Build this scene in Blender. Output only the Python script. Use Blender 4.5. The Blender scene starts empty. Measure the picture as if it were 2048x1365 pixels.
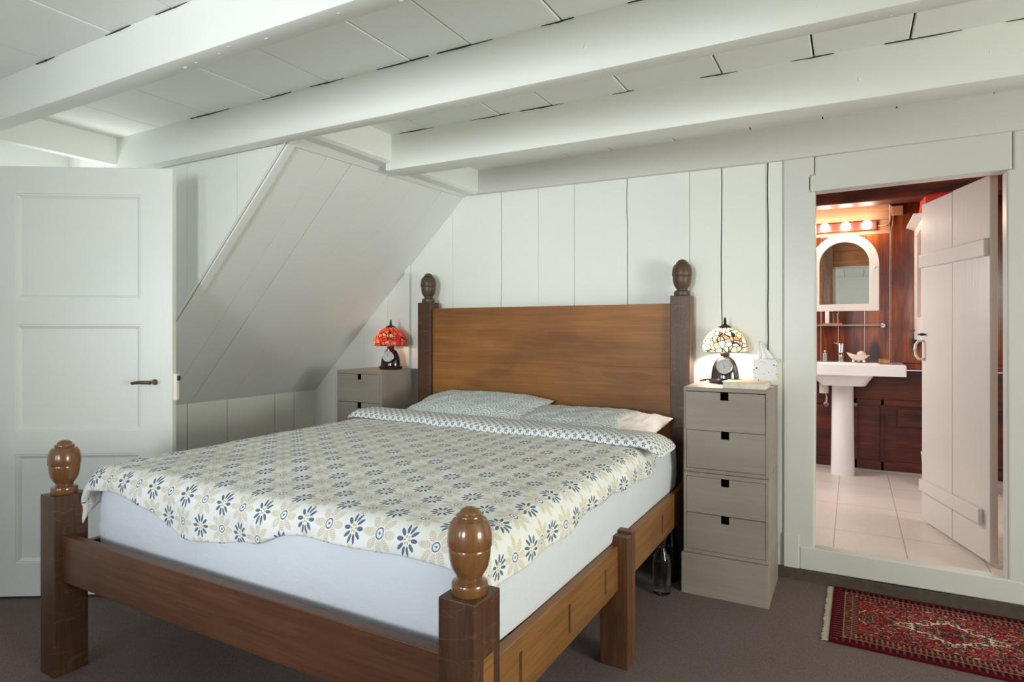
import bpy, bmesh, math, random
from mathutils import Vector, Matrix, noise
random.seed(7)
S = bpy.context.scene
C = S.collection
PI = math.pi

# ------------------------------------------------------------------ camera
cam_data = bpy.data.cameras.new('camera')
cam_data.sensor_width = 36.0
cam_data.lens = 36.0 * 1231.0 / 2048.0
cam_data.shift_y = -21.5 / 2048.0
cam_data.clip_start = 0.02
cam = bpy.data.objects.new('camera', cam_data)
C.objects.link(cam)
cam.location = (0, 0, 1.30)
cam.rotation_euler = (PI / 2, 0, math.radians(28.952))
S.camera = cam

# ------------------------------------------------------------------ colour management, world, daylight
S.view_settings.view_transform = 'Standard'
S.view_settings.look = 'None'
S.view_settings.gamma = 1.0
S.view_settings.use_curve_mapping = False
S.view_settings.exposure = 0.11
S.cycles.use_denoising = True
S.cycles.max_bounces = 10
S.cycles.diffuse_bounces = 6
S.cycles.sample_clamp_indirect = 6.0
W = bpy.data.worlds.new('sky')
S.world = W
W.use_nodes = True
W.node_tree.nodes['Background'].inputs['Color'].default_value = (0.75, 0.86, 1.0, 1)
W.node_tree.nodes['Background'].inputs['Strength'].default_value = 1.2


def area(name, loc, target, sx, sy, power, col, spread=180):
    l = bpy.data.lights.new(name, 'AREA')
    l.shape = 'RECTANGLE'
    l.size = sx
    l.size_y = sy
    l.energy = power
    l.color = col
    l.spread = math.radians(spread)
    o = bpy.data.objects.new(name, l)
    C.objects.link(o)
    o.location = loc
    d = Vector(target) - Vector(loc)
    o.rotation_euler = d.to_track_quat('-Z', 'Y').to_euler()
    return o


# daylight through the window behind the camera, the window in the right wall,
# the dormer window and the bathroom windows
area('window_light_front', (-0.75, -2.60, 1.58), (-1.90, 3.5, 1.72), 0.56, 1.08, 11.5, (0.90, 0.96, 0.98), 50)
area('window_light_front_left', (-2.30, -2.60, 1.40), (-1.6, 3.5, 1.75), 0.56, 1.08, 20, (0.75, 0.87, 1.0), 180)
area('window_light_right', (3.36, 0.90, 1.15), (-2.0, 1.6, 1.45), 1.3, 1.1, 100, (0.97, 1.0, 0.87), 180)
area('window_light_dormer', (-4.27, 1.62, 1.5), (-3.95, 1.95, 2.7), 0.5, 0.9, 5.0, (0.95, 1.0, 0.95), 75)
area('window_light_bath', (-1.36, 4.75, 1.45), (0.2, 4.75, 0.5), 0.8, 0.9, 38, (1.0, 0.95, 0.95))
area('window_light_bath_right', (1.16, 4.3, 1.6), (0.2, 4.6, 1.2), 0.6, 0.8, 10, (1.0, 0.95, 0.93))


# ------------------------------------------------------------------ object helpers
WL = {}          # world location of every thing / part origin


def thing(name, label, cat, loc=(0, 0, 0), group=None, structure=False):
    o = bpy.data.objects.new(name, None)
    C.objects.link(o)
    o.empty_display_size = 0.05
    o.location = loc
    WL[o.name] = Vector(loc)
    if structure:
        o['kind'] = 'structure'
    o['label'] = label
    o['category'] = cat
    if group:
        o['group'] = group
    return o


def obj(name, bm, mat, parent=None, smooth=None, bevel=0.0, seg=2, label=None, solid=0.0, subsurf=0):
    """link a bmesh (world coordinates) as ONE mesh object"""
    me = bpy.data.meshes.new(name)
    o = bpy.data.objects.new(name, me)
    C.objects.link(o)
    org = Vector((0, 0, 0))
    if parent is not None:
        org = WL[parent.name]
        o.parent = parent
    elif len(bm.verts):
        xs = [v.co for v in bm.verts]
        org = Vector((sum(v.x for v in xs) / len(xs), sum(v.y for v in xs) / len(xs), min(v.z for v in xs)))
        o.location = org
    bmesh.ops.translate(bm, vec=-org, verts=bm.verts[:])
    WL[o.name] = org
    bmesh.ops.recalc_face_normals(bm, faces=bm.faces[:])
    if smooth is not None:
        for f in bm.faces:
            f.smooth = True
    bm.to_mesh(me)
    bm.free()
    if smooth is not None:
        me.set_sharp_from_angle(angle=math.radians(smooth))
    me.materials.append(mat)
    if solid:
        m = o.modifiers.new('solid', 'SOLIDIFY')
        m.thickness = solid
        m.offset = 0
    if subsurf:
        m = o.modifiers.new('sub', 'SUBSURF')
        m.levels = subsurf
        m.render_levels = subsurf
    if bevel:
        m = o.modifiers.new('bevel', 'BEVEL')
        m.width = bevel
        m.segments = seg
        m.limit_method = 'ANGLE'
        m.angle_limit = math.radians(40)
    if label:
        o['label'] = label
    return o


def tag(o, label, cat, group=None):
    o['label'] = label
    o['category'] = cat
    if group:
        o['group'] = group
    return o


def struct(o, label=None):
    o['kind'] = 'structure'
    if label:
        o['label'] = label
    return o


def B():
    return bmesh.new()


def box(bm, x0, x1, y0, y1, z0, z1, M=None):
    vs = [bm.verts.new((x, y, z)) for x in (x0, x1) for y in (y0, y1) for z in (z0, z1)]
    for f in ((0, 1, 3, 2), (4, 6, 7, 5), (0, 4, 5, 1), (2, 3, 7, 6), (0, 2, 6, 4), (1, 5, 7, 3)):
        bm.faces.new([vs[i] for i in f])
    if M is not None:
        bmesh.ops.transform(bm, matrix=M, verts=vs)
    return vs


def prism(bm, pts, ext, M=None):
    """pts: 3D polygon, ext: extrusion vector"""
    e = Vector(ext)
    a = [bm.verts.new(p) for p in pts]
    b = [bm.verts.new(Vector(p) + e) for p in pts]
    bm.faces.new(a)
    bm.faces.new(b[::-1])
    n = len(a)
    for i in range(n):
        j = (i + 1) % n
        bm.faces.new((a[i], b[i], b[j], a[j]))
    if M is not None:
        bmesh.ops.transform(bm, matrix=M, verts=a + b)
    return a + b


def lathe(bm, prof, c=(0, 0, 0), n=32, sx=1.0, sy=1.0, M=None, a0=0.0):
    rings = []
    allv = []
    for z, r in prof:
        if r < 1e-5:
            ring = [bm.verts.new((c[0], c[1], c[2] + z))]
        else:
            ring = [bm.verts.new((c[0] + sx * r * math.cos(a0 + 2 * PI * i / n), c[1] + sy * r * math.sin(a0 + 2 * PI * i / n), c[2] + z)) for i in range(n)]
        rings.append(ring)
        allv += ring
    for p, q in zip(rings, rings[1:]):
        for i in range(n):
            j = (i + 1) % n
            if len(p) == 1 and len(q) == 1:
                continue
            if len(p) == 1:
                bm.faces.new((p[0], q[i], q[j]))
            elif len(q) == 1:
                bm.faces.new((p[i], q[0], p[j]))
            else:
                bm.faces.new((p[i], q[i], q[j], p[j]))
    for r, rev in ((rings[0], True), (rings[-1], False)):
        if len(r) > 1:
            bm.faces.new(r[::-1] if rev else r)
    if M is not None:
        bmesh.ops.transform(bm, matrix=M, verts=allv)
    return allv


def tube(bm, path, r, n=10, M=None):
    P = [Vector(p) for p in path]
    rings = []
    allv = []
    up = Vector((0, 0, 1))
    for i, p in enumerate(P):
        d = (P[min(i + 1, len(P) - 1)] - P[max(i - 1, 0)]).normalized()
        a = d.cross(up)
        if a.length < 0.05:
            a = d.cross(Vector((1, 0, 0)))
        a.normalize()
        b = d.cross(a).normalized()
        rr = r[i] if isinstance(r, (list, tuple)) else r
        ring = [bm.verts.new(p + rr * (math.cos(2 * PI * k / n) * a + math.sin(2 * PI * k / n) * b)) for k in range(n)]
        rings.append(ring)
        allv += ring
    for p, q in zip(rings, rings[1:]):
        best = min(range(n), key=lambda s: (p[0].co - q[s].co).length)
        for i in range(n):
            j = (i + 1) % n
            bm.faces.new((p[i], p[j], q[(j + best) % n], q[(i + best) % n]))
    bm.faces.new(rings[0][::-1])
    bm.faces.new(rings[-1])
    if M is not None:
        bmesh.ops.transform(bm, matrix=M, verts=allv)
    return allv


def sphere(bm, c, r, sx=1, sy=1, sz=1, u=24, v=14):
    prof = [(-r * math.cos(PI * i / v) * sz, r * math.sin(PI * i / v)) for i in range(v + 1)]
    return lathe(bm, prof, c, u, sx, sy)


# ------------------------------------------------------------------ materials
class NT:
    """small helper for building node materials"""

    def __init__(self, name):
        self.m = bpy.data.materials.new(name)
        self.m.use_nodes = True
        self.t = self.m.node_tree
        self.n = self.t.nodes
        self.b = self.n['Principled BSDF']
        self.out = self.n['Material Output']

    def new(self, typ, **kw):
        x = self.n.new(typ)
        for k, v in kw.items():
            if k in x.bl_rna.properties.keys():
                setattr(x, k, v)
            else:
                self.put(x.inputs[k.replace('_', ' ')], v)
        return x

    def put(self, sock, v):
        if isinstance(v, bpy.types.NodeSocket):
            self.t.links.new(v, sock)
        elif isinstance(v, (tuple, list)) and len(v) == 3 and sock.type == 'RGBA':
            sock.default_value = (*v, 1)
        else:
            sock.default_value = v

    def ma(self, op, a, b=None, c=None):
        x = self.n.new('ShaderNodeMath')
        x.operation = op
        self.put(x.inputs[0], a)
        if b is not None:
            self.put(x.inputs[1], b)
        if c is not None:
            self.put(x.inputs[2], c)
        return x.outputs[0]

    def mix(self, f, a, b, blend='MIX'):
        x = self.n.new('ShaderNodeMix')
        x.data_type = 'RGBA'
        x.blend_type = blend
        self.put(x.inputs[0], f)
        self.put(x.inputs[6], a)
        self.put(x.inputs[7], b)
        return x.outputs[2]

    def ramp(self, f, stops, interp='LINEAR'):
        x = self.n.new('ShaderNodeValToRGB')
        x.color_ramp.interpolation = interp
        e = x.color_ramp.elements
        while len(e) > 1:
            e.remove(e[-1])
        e[0].position = stops[0][0]
        e[0].color = (*stops[0][1], 1)
        for p, c in stops[1:]:
            k = e.new(p)
            k.color = (*c, 1)
        self.put(x.inputs[0], f)
        return x.outputs[0]

    def coord(self, kind='Object', scale=(1, 1, 1)):
        tc = self.n.new('ShaderNodeTexCoord')
        mp = self.n.new('ShaderNodeMapping')
        mp.inputs['Scale'].default_value = scale
        self.t.links.new(tc.outputs[kind], mp.inputs['Vector'])
        return mp.outputs['Vector']

    def noise(self, vec, scale=5, detail=3, rough=0.5, dist=0.0):
        x = self.n.new('ShaderNodeTexNoise')
        self.put(x.inputs['Vector'], vec)
        x.inputs['Scale'].default_value = scale
        x.inputs['Detail'].default_value = detail
        x.inputs['Roughness'].default_value = rough
        x.inputs['Distortion'].default_value = dist
        return x

    def bump(self, h, strength=0.2, dist=0.01):
        x = self.n.new('ShaderNodeBump')
        x.inputs['Strength'].default_value = strength
        x.inputs['Distance'].default_value = dist
        self.put(x.inputs['Height'], h)
        self.put(self.b.inputs['Normal'], x.outputs['Normal'])

    def bs(self, **kw):
        for k, v in kw.items():
            self.put(self.b.inputs[k.replace('_', ' ')], v)
        return self


def plain(name, col, rough=0.5, metal=0.0, bump=0.0, bscale=40, var=0.0, **kw):
    t = NT(name)
    t.bs(Roughness=rough, Metallic=metal, **kw)
    v = t.coord('Object')
    nz = t.noise(v, bscale, 4)
    if var:
        c0 = tuple(max(0, x * (1 - var)) for x in col)
        c1 = tuple(min(1, x * (1 + var)) for x in col)
        nv = t.noise(v, bscale * 0.15, 3)
        t.bs(Base_Color=t.ramp(nv.outputs[0], [(0.3, c0), (0.7, c1)]))
    else:
        t.bs(Base_Color=col)
    if bump:
        t.bump(nz.outputs[0], bump, 0.004)
    return t.m


def paint(name, col, rough=0.42, grain=(1, 1, 1), bump=0.25):
    """old brush-painted wood: faint grain, uneven coats"""
    t = NT(name)
    v = t.coord('Object', grain)
    a = t.noise(v, 9, 5, 0.6)
    b = t.noise(t.coord('Object'), 1.6, 3)
    c = t.ramp(b.outputs[0], [(0.3, tuple(x * 0.955 for x in col)), (0.7, col)])
    t.bs(Base_Color=c, Roughness=rough)
    t.bump(a.outputs[0], bump, 0.004)
    return t.m


def wood(name, dark, mid, light, axis='x', rough=0.4, scale=1.0, coat=0.0, knots=0.0, fine=0.45, rays=0.0):
    t = NT(name)
    k = {'x': (0.12, 1, 1), 'y': (1, 0.12, 1), 'z': (1, 1, 0.12)}[axis]
    v = t.coord('Object', tuple(q * scale for q in k))
    big = t.noise(v, 7, 6, 0.62, 0.8)
    kf = tuple(q * (1 if q == 1 else 0.35) * scale for q in k)
    fib = t.noise(t.coord('Object', kf), 95, 3, 0.6)
    soft = t.noise(t.coord('Object'), 2.2, 3)
    f = t.ma('ADD', t.ma('MULTIPLY', big.outputs[0], 0.75), t.ma('MULTIPLY', soft.outputs[0], 0.42))
    c = t.ramp(f, [(0.32, dark), (0.54, mid), (0.76, light)])
    c = t.mix(t.ma('MULTIPLY', t.ramp(fib.outputs[0], [(0.42, (1, 1, 1)), (0.58, (0, 0, 0))]), fine), c, dark)
    if knots:
        kn = t.noise(t.coord('Object', tuple((0.35 if q != 1 else 1) for q in k)), 5.5, 2)
        c = t.mix(t.ma('MULTIPLY', t.ramp(kn.outputs[0], [(0.60, (0, 0, 0)), (0.70, (1, 1, 1))]), knots), c, tuple(x * 0.25 for x in dark))
    if rays:
        ry = t.noise(t.coord('Object', (5, 5, 22)), 1.0, 2, 0.5, 0.4)
        line = t.ma('LESS_THAN', t.ma('ABSOLUTE', t.ma('SUBTRACT', ry.outputs[0], 0.5)), 0.010)
        c = t.mix(t.ma('MULTIPLY', line, rays), c, tuple(x * 1.5 for x in light))
    t.bs(Base_Color=c, Roughness=rough, Coat_Weight=coat, Coat_Roughness=0.12)
    t.bump(fib.outputs[0], 0.12, 0.002)
    return t.m


M = {}
WHITE = (0.80, 0.815, 0.765)
M['paint_z'] = paint('white_paint_upright_boards', WHITE, 0.40, (1, 1, 0.08))
M['paint_frame'] = paint('grey_white_gloss_paint', (0.66, 0.65, 0.625), 0.32, (1, 1, 0.08), 0.35)
M['paint_x'] = paint('white_paint_beam', WHITE, 0.36, (0.1, 1, 1), 0.3)
M['paint_y'] = paint('white_paint_ceiling', (0.88, 0.90, 0.875), 0.40, (1, 0.1, 1), 0.2)
M['paint_slope'] = paint('white_paint_sloped_boards', (0.79, 0.80, 0.78), 0.5, (0.2, 1, 0.2), 0.12)
M['paint_door'] = paint('white_paint_door', (0.82, 0.835, 0.80), 0.33, (1, 1, 0.1), 0.08)
M['paint_old'] = paint('old_white_paint_plank_door', (0.70, 0.665, 0.62), 0.28, (1, 1, 0.05), 0.5)
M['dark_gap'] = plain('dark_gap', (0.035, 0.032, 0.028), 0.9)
M['plaster'] = plain('white_plaster', (0.80, 0.81, 0.78), 0.8, bump=0.05, var=0.02)
M['oak'] = wood('bed_oak_crosswise', (0.105, 0.036, 0.008), (0.245, 0.092, 0.019), (0.36, 0.150, 0.034), 'x', 0.5, 0.7, fine=0.25, knots=0.35)
M['oak_rail'] = wood('bed_oak_foot_rail', (0.045, 0.017, 0.009), (0.105, 0.040, 0.019), (0.155, 0.065, 0.030), 'x', 0.38, 1.0, fine=0.35)
M['oak_y'] = wood('bed_oak_lengthwise', (0.09, 0.036, 0.010), (0.22, 0.094, 0.026), (0.33, 0.155, 0.048), 'y', 0.45, 1.0, fine=0.3)
M['oak_post'] = wood('bed_oak_upright', (0.032, 0.013, 0.007), (0.074, 0.031, 0.015), (0.115, 0.051, 0.025), 'z', 0.40, 1.2, fine=0.3, rays=0.45)
M['oak_leg'] = wood('bed_oak_leg', (0.045, 0.016, 0.007), (0.11, 0.042, 0.016), (0.17, 0.072, 0.028), 'z', 0.45, 1.2)
M['finial'] = wood('turned_oak_finial', (0.105, 0.042, 0.013), (0.175, 0.073, 0.024), (0.235, 0.104, 0.036), 'z', 0.24, 1.6, 0.5, fine=0.3)
M['finial_dark'] = wood('turned_dark_finial', (0.05, 0.028, 0.016), (0.085, 0.050, 0.030), (0.12, 0.072, 0.045), 'z', 0.42, 1.6, 0.0, fine=0.25)
M['tenon'] = wood('end_grain_tenon', (0.05, 0.02, 0.008), (0.09, 0.038, 0.015), (0.12, 0.055, 0.022), 'z', 0.5, 3)
M['stand'] = wood('grey_washed_wood', (0.225, 0.188, 0.158), (0.285, 0.242, 0.206), (0.34, 0.295, 0.255), 'x', 0.5, 0.6, fine=0.22)
M['red_wood'] = wood('red_stained_boards', (0.016, 0.004, 0.005), (0.13, 0.020, 0.008), (0.46, 0.115, 0.022), 'z', 0.24, 0.75, 0.3, 0.9, fine=0.35)
M['red_wood_x'] = wood('red_stained_rails', (0.016, 0.004, 0.006), (0.080, 0.012, 0.009), (0.22, 0.042, 0.013), 'x', 0.50, 0.8, 0.0, 0.8, fine=0.35)
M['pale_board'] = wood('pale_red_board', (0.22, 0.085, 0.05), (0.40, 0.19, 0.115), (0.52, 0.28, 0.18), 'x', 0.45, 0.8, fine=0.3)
M['old_wood'] = wood('weathered_post', (0.05, 0.03, 0.02), (0.20, 0.13, 0.09), (0.34, 0.25, 0.19), 'z', 0.8, 1.5)
M['pine'] = wood('warm_pine_boards', (0.20, 0.09, 0.03), (0.36, 0.18, 0.07), (0.45, 0.25, 0.11), 'x', 0.45, 0.8)
M['bronze'] = plain('bronze', (0.16, 0.115, 0.07), 0.35, 0.9, 0.1)
M['chrome'] = plain('chrome', (0.75, 0.75, 0.76), 0.12, 1.0)
M['steel'] = plain('steel', (0.55, 0.54, 0.52), 0.3, 1.0)
M['black'] = plain('black_metal', (0.02, 0.018, 0.016), 0.4, 0.3)
M['lead'] = plain('dark_lamp_metal', (0.05, 0.035, 0.025), 0.45, 0.6)
M['clock_base_silver'] = plain('gunmetal_gloss', (0.10, 0.10, 0.105), 0.16, 0.75)
M['clock_base_dark'] = plain('dark_brown_gloss', (0.018, 0.010, 0.010), 0.14, 0.1, Coat_Weight=0.5)
M['dial'] = plain('cream_dial', (0.78, 0.76, 0.66), 0.4)
M['ceramic'] = plain('white_ceramic', (0.86, 0.86, 0.87), 0.10, Coat_Weight=0.4)
M['white_plastic'] = plain('white_plastic', (0.82, 0.81, 0.79), 0.35)
M['white_lacquer'] = plain('white_lacquer', (0.84, 0.80, 0.76), 0.3)
M['mirror'] = plain('mirror_glass', (0.92, 0.92, 0.92), 0.01, 1.0)
M['shell'] = plain('shell_cream', (0.78, 0.66, 0.56), 0.35, bump=0.3, bscale=60, var=0.25)
M['milk_glass'] = plain('milky_glass', (0.62, 0.55, 0.50), 0.12)
M['straw'] = plain('straw_brush', (0.42, 0.22, 0.09), 0.8, bump=0.8, bscale=160, var=0.4)
M['tray'] = plain('terracotta_tray', (0.42, 0.17, 0.10), 0.4)
M['green_dark'] = plain('dark_green_plastic', (0.02, 0.055, 0.04), 0.25)
M['green_cap'] = plain('green_cap', (0.02, 0.22, 0.03), 0.35)
M['red_cloth'] = plain('red_cloth', (0.52, 0.035, 0.02), 0.8, bump=0.2)
M['tissue'] = plain('tissue_paper', (0.88, 0.87, 0.86), 0.9, Subsurface_Weight=0.2)
M['paper'] = plain('page_edges', (0.74, 0.68, 0.58), 0.8, bump=0.4, bscale=200, var=0.1)
M['cover'] = plain('cream_book_cover', (0.62, 0.50, 0.32), 0.5, var=0.15)
M['slat'] = plain('dark_slat', (0.05, 0.04, 0.03), 0.7)
M['fringe'] = plain('wool_fringe', (0.55, 0.50, 0.40), 0.9, bump=0.6, bscale=120)
M['grey_strip'] = plain('grey_skirting', (0.42, 0.39, 0.36), 0.5)


def glass(name, col=(1, 1, 1), rough=0.0):
    t = NT(name)
    t.bs(Base_Color=col, Roughness=rough, Transmission_Weight=1.0, IOR=1.45)
    return t.m


M['glass'] = glass('clear_glass')
M['glass_green'] = glass('dark_green_glass', (0.03, 0.09, 0.04))


def window_glass():
    t = NT('window_pane')
    tr = t.new('ShaderNodeBsdfTransparent')
    gl = t.new('ShaderNodeBsdfGlossy')
    gl.inputs['Roughness'].default_value = 0.02
    mx = t.new('ShaderNodeMixShader')
    mx.inputs[0].default_value = 0.06
    t.t.links.new(tr.outputs[0], mx.inputs[1])
    t.t.links.new(gl.outputs[0], mx.inputs[2])
    t.t.links.new(mx.outputs[0], t.out.inputs['Surface'])
    return t.m


M['pane'] = window_glass()


def bulb_mat():
    t = NT('lit_bulb')
    t.bs(Base_Color=(1, 1, 1), Emission_Color=(1.0, 0.80, 0.58), Emission_Strength=55.0)
    return t.m


M['bulb'] = bulb_mat()
M['frosted'] = plain('frosted_bulb', (0.9, 0.88, 0.84), 0.4)


def carpet():
    t = NT('brown_carpet')
    v = t.coord('Object')
    a = t.noise(v, 210, 4, 0.8)
    b = t.noise(v, 2.0, 3)
    c = t.ramp(a.outputs[0], [(0.34, (0.066, 0.044, 0.042)), (0.66, (0.31, 0.226, 0.218))])
    c = t.mix(0.35, c, t.ramp(b.outputs[0], [(0.3, (0.145, 0.102, 0.092)), (0.7, (0.19, 0.138, 0.125))]))
    t.bs(Base_Color=c, Roughness=0.95)
    t.bump(a.outputs[0], 0.8, 0.006)
    return t.m


M['carpet'] = carpet()
M['carpet_edge'] = plain('carpet_skirting', (0.085, 0.064, 0.05), 0.95, bump=0.6, bscale=200, var=0.2)


def tiles():
    t = NT('beige_floor_tiles')
    v = t.coord('Object')
    sp = t.n.new('ShaderNodeSeparateXYZ')
    t.t.links.new(v, sp.inputs[0])
    cb = t.n.new('ShaderNodeCombineXYZ')
    t.put(cb.inputs[0], t.ma('ADD', sp.outputs[1], 0.72))
    t.put(cb.inputs[1], t.ma('ADD', sp.outputs[0], -0.01))
    br = t.new('ShaderNodeTexBrick')
    br.offset = 0.0
    t.put(br.inputs['Vector'], cb.outputs[0])
    br.inputs['Color1'].default_value = (0.74, 0.665, 0.60, 1)
    br.inputs['Color2'].default_value = (0.71, 0.635, 0.57, 1)
    br.inputs['Mortar'].default_value = (0.34, 0.28, 0.235, 1)
    br.inputs['Scale'].default_value = 1.0
    br.inputs['Mortar Size'].default_value = 0.0025
    br.inputs['Brick Width'].default_value = 0.62
    br.inputs['Row Height'].default_value = 0.335
    n = t.noise(v, 60, 4)
    c = t.mix(0.18, br.outputs['Color'], t.ramp(n.outputs[0], [(0.35, (0.50, 0.42, 0.36)), (0.65, (0.70, 0.62, 0.55))]))
    t.bs(Base_Color=c, Roughness=0.38)
    return t.m


M['tiles'] = tiles()


def uvnode(t):
    x = t.n.new('ShaderNodeUVMap')
    s = t.n.new('ShaderNodeSeparateXYZ')
    t.t.links.new(x.outputs[0], s.inputs[0])
    return s.outputs[0], s.outputs[1], x.outputs[0]


def petals(t, gx, gy, n, r0, rl, tw, phase=0.0):
    """mask of n leaf-shaped petals around the origin of (gx,gy); also returns radius"""
    r = t.ma('SQRT', t.ma('ADD', t.ma('MULTIPLY', gx, gx), t.ma('MULTIPLY', gy, gy)))
    th = t.ma('ARCTAN2', gy, gx)
    ph = t.ma('SUBTRACT', t.ma('FRACT', t.ma('ADD', t.ma('MULTIPLY', th, n / (2 * PI)), 0.5 + phase)), 0.5)
    tt = t.ma('MULTIPLY', t.ma('MULTIPLY', ph, 2 * PI / n), r)
    a = t.ma('DIVIDE', t.ma('SUBTRACT', r, r0), rl)
    b = t.ma('DIVIDE', tt, tw)
    e = t.ma('ADD', t.ma('MULTIPLY', a, a), t.ma('MULTIPLY', b, b))
    return t.ma('LESS_THAN', e, 1.0), r, tt


def duvet_mat():
    t = NT('flower_print_cotton')
    u, v, _ = uvnode(t)
    cu, cv = 0.186, 0.160        # flowers at the corners and the middle of this cell, rings between them
    pa = t.ma('ADD', t.ma('DIVIDE', u, cu), t.ma('DIVIDE', v, cv))
    pb = t.ma('SUBTRACT', t.ma('DIVIDE', u, cu), t.ma('DIVIDE', v, cv))

    def local(off):
        da = t.ma('SUBTRACT', t.ma('FRACT', t.ma('ADD', pa, off)), 0.5)
        db = t.ma('SUBTRACT', t.ma('FRACT', t.ma('ADD', pb, off)), 0.5)
        x = t.ma('MULTIPLY', t.ma('ADD', da, db), 0.5 * cu / 0.16)
        y = t.ma('MULTIPLY', t.ma('SUBTRACT', da, db), 0.5 * cv / 0.16)
        return x, y
    gx, gy = local(0.5)
    hx, hy = local(0.0)
    leaf, R, tt = petals(t, hx, hy, 8, 0.205, 0.112, 0.060, 0.0)
    st = t.ma('GREATER_THAN', t.ma('SINE', t.ma('ADD', t.ma('MULTIPLY', R, 170.0), t.ma('MULTIPLY', t.ma('ABSOLUTE', tt), -150.0))), -0.45)
    leaf = t.ma('MULTIPLY', leaf, st)
    blue, r, _ = petals(t, gx, t.ma('MULTIPLY', gy, 0.86), 10, 0.142, 0.066, 0.0265)
    clear = t.ma('LESS_THAN', r, 0.200)
    leaf = t.ma('MULTIPLY', leaf, t.ma('SUBTRACT', 1.0, clear))
    ring = t.ma('MAXIMUM', t.ma('LESS_THAN', t.ma('ABSOLUTE', t.ma('SUBTRACT', R, 0.070)), 0.010), t.ma('LESS_THAN', R, 0.022))
    cen, _, _ = petals(t, gx, gy, 6, 0.048, 0.022, 0.013)
    # small plain ovals filling the ground
    kx, ky = local(0.25)
    oval = t.ma('LESS_THAN', t.ma('ADD', t.ma('POWER', t.ma('DIVIDE', kx, 0.065), 2.0), t.ma('POWER', t.ma('DIVIDE', ky, 0.045), 2.0)), 1.0)
    oval = t.ma('MULTIPLY', oval, t.ma('SUBTRACT', 1.0, clear))
    c = t.mix(t.ma('MULTIPLY', oval, 0.8), (0.86, 0.865, 0.855), (0.72, 0.68, 0.62))
    c = t.mix(leaf, c, (0.66, 0.585, 0.44))
    c = t.mix(cen, c, (0.55, 0.40, 0.20))
    c = t.mix(t.ma('MAXIMUM', blue, ring), c, (0.115, 0.165, 0.235))
    t.bs(Base_Color=c, Roughness=0.85)
    n = t.noise(t.coord('Object'), 8, 4)
    t.bump(n.outputs[0], 0.25, 0.02)
    return t.m


def fold_mat():
    t = NT('small_tulip_print_cotton')
    u, v, _ = uvnode(t)
    cell = 0.042
    pu, pv = t.ma('DIVIDE', u, cell), t.ma('DIVIDE', v, cell)
    masks = []
    for off in (0.0, 0.5):
        gx = t.ma('SUBTRACT', t.ma('FRACT', t.ma('ADD', pu, off)), 0.5)
        gy = t.ma('SUBTRACT', t.ma('FRACT', t.ma('ADD', pv, off)), 0.5)
        m, _, _ = petals(t, gx, gy, 5, 0.17, 0.13, 0.06, 0.25)
        masks.append(m)
    k = t.ma('MAXIMUM', *masks)
    c = t.mix(k, (0.80, 0.81, 0.79), (0.07, 0.13, 0.21))
    t.bs(Base_Color=c, Roughness=0.85)
    return t.m


def pillow_mat():
    t = NT('scallop_print_cotton')
    u, v, _ = uvnode(t)
    w, h = 0.125, 0.072
    pu, pv = t.ma('DIVIDE', u, w), t.ma('DIVIDE', v, h)

    def cand(ou, ov):
        gx = t.ma('SUBTRACT', t.ma('FRACT', t.ma('ADD', pu, ou)), 0.5)
        gy = t.ma('MULTIPLY', t.ma('FRACT', t.ma('ADD', pv, ov)), 1.0)
        gy2 = t.ma('MULTIPLY', gy, h / w * 1.0)
        d = t.ma('SQRT', t.ma('ADD', t.ma('MULTIPLY', gx, gx), t.ma('MULTIPLY', gy2, gy2)))
        a = t.ma('ARCTAN2', gy2, gx)
        return d, a
    d1, a1 = cand(0.0, 0.0)
    d2, a2 = cand(0.5, 0.5)
    inside = t.ma('LESS_THAN', d1, 0.47)
    d = t.ma('ADD', t.ma('MULTIPLY', inside, d1), t.ma('MULTIPLY', t.ma('SUBTRACT', 1.0, inside), d2))
    a = t.ma('ADD', t.ma('MULTIPLY', inside, a1), t.ma('MULTIPLY', t.ma('SUBTRACT', 1.0, inside), a2))
    ring = t.ma('GREATER_THAN', t.ma('SINE', t.ma('MULTIPLY', d, 46.0)), 0.25)
    rays = t.ma('MULTIPLY', t.ma('GREATER_THAN', t.ma('SINE', t.ma('MULTIPLY', a, 26.0)), 0.2),
                t.ma('MULTIPLY', t.ma('GREATER_THAN', d, 0.22), t.ma('LESS_THAN', d, 0.36)))
    k = t.ma('MAXIMUM', ring, rays)
    c = t.mix(t.ma('MULTIPLY', k, 0.85), (0.36, 0.425, 0.435), (0.76, 0.80, 0.79))
    t.bs(Base_Color=c, Roughness=0.85)
    n = t.noise(t.coord('Object'), 14, 4)
    t.bump(n.outputs[0], 0.3, 0.015)
    return t.m


def fabric(name, col, bump=0.2):
    t = NT(name)
    v = t.coord('Object')
    n = t.noise(v, 7, 5, 0.55, 0.4)
    f = t.noise(v, 300, 2)
    t.bs(Base_Color=col, Roughness=0.9, Sheen_Weight=0.1)
    t.bump(t.ma('ADD', n.outputs[0], t.ma('MULTIPLY', f.outputs[0], 0.06)), bump, 0.03)
    return t.m


M['duvet'] = duvet_mat()
M['fold'] = fold_mat()
M['pillow'] = pillow_mat()
M['sheet'] = fabric('white_fitted_sheet', (0.70, 0.735, 0.80), 0.22)
M['inner'] = fabric('white_pillow_tick', (0.80, 0.76, 0.74), 0.3)


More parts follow.
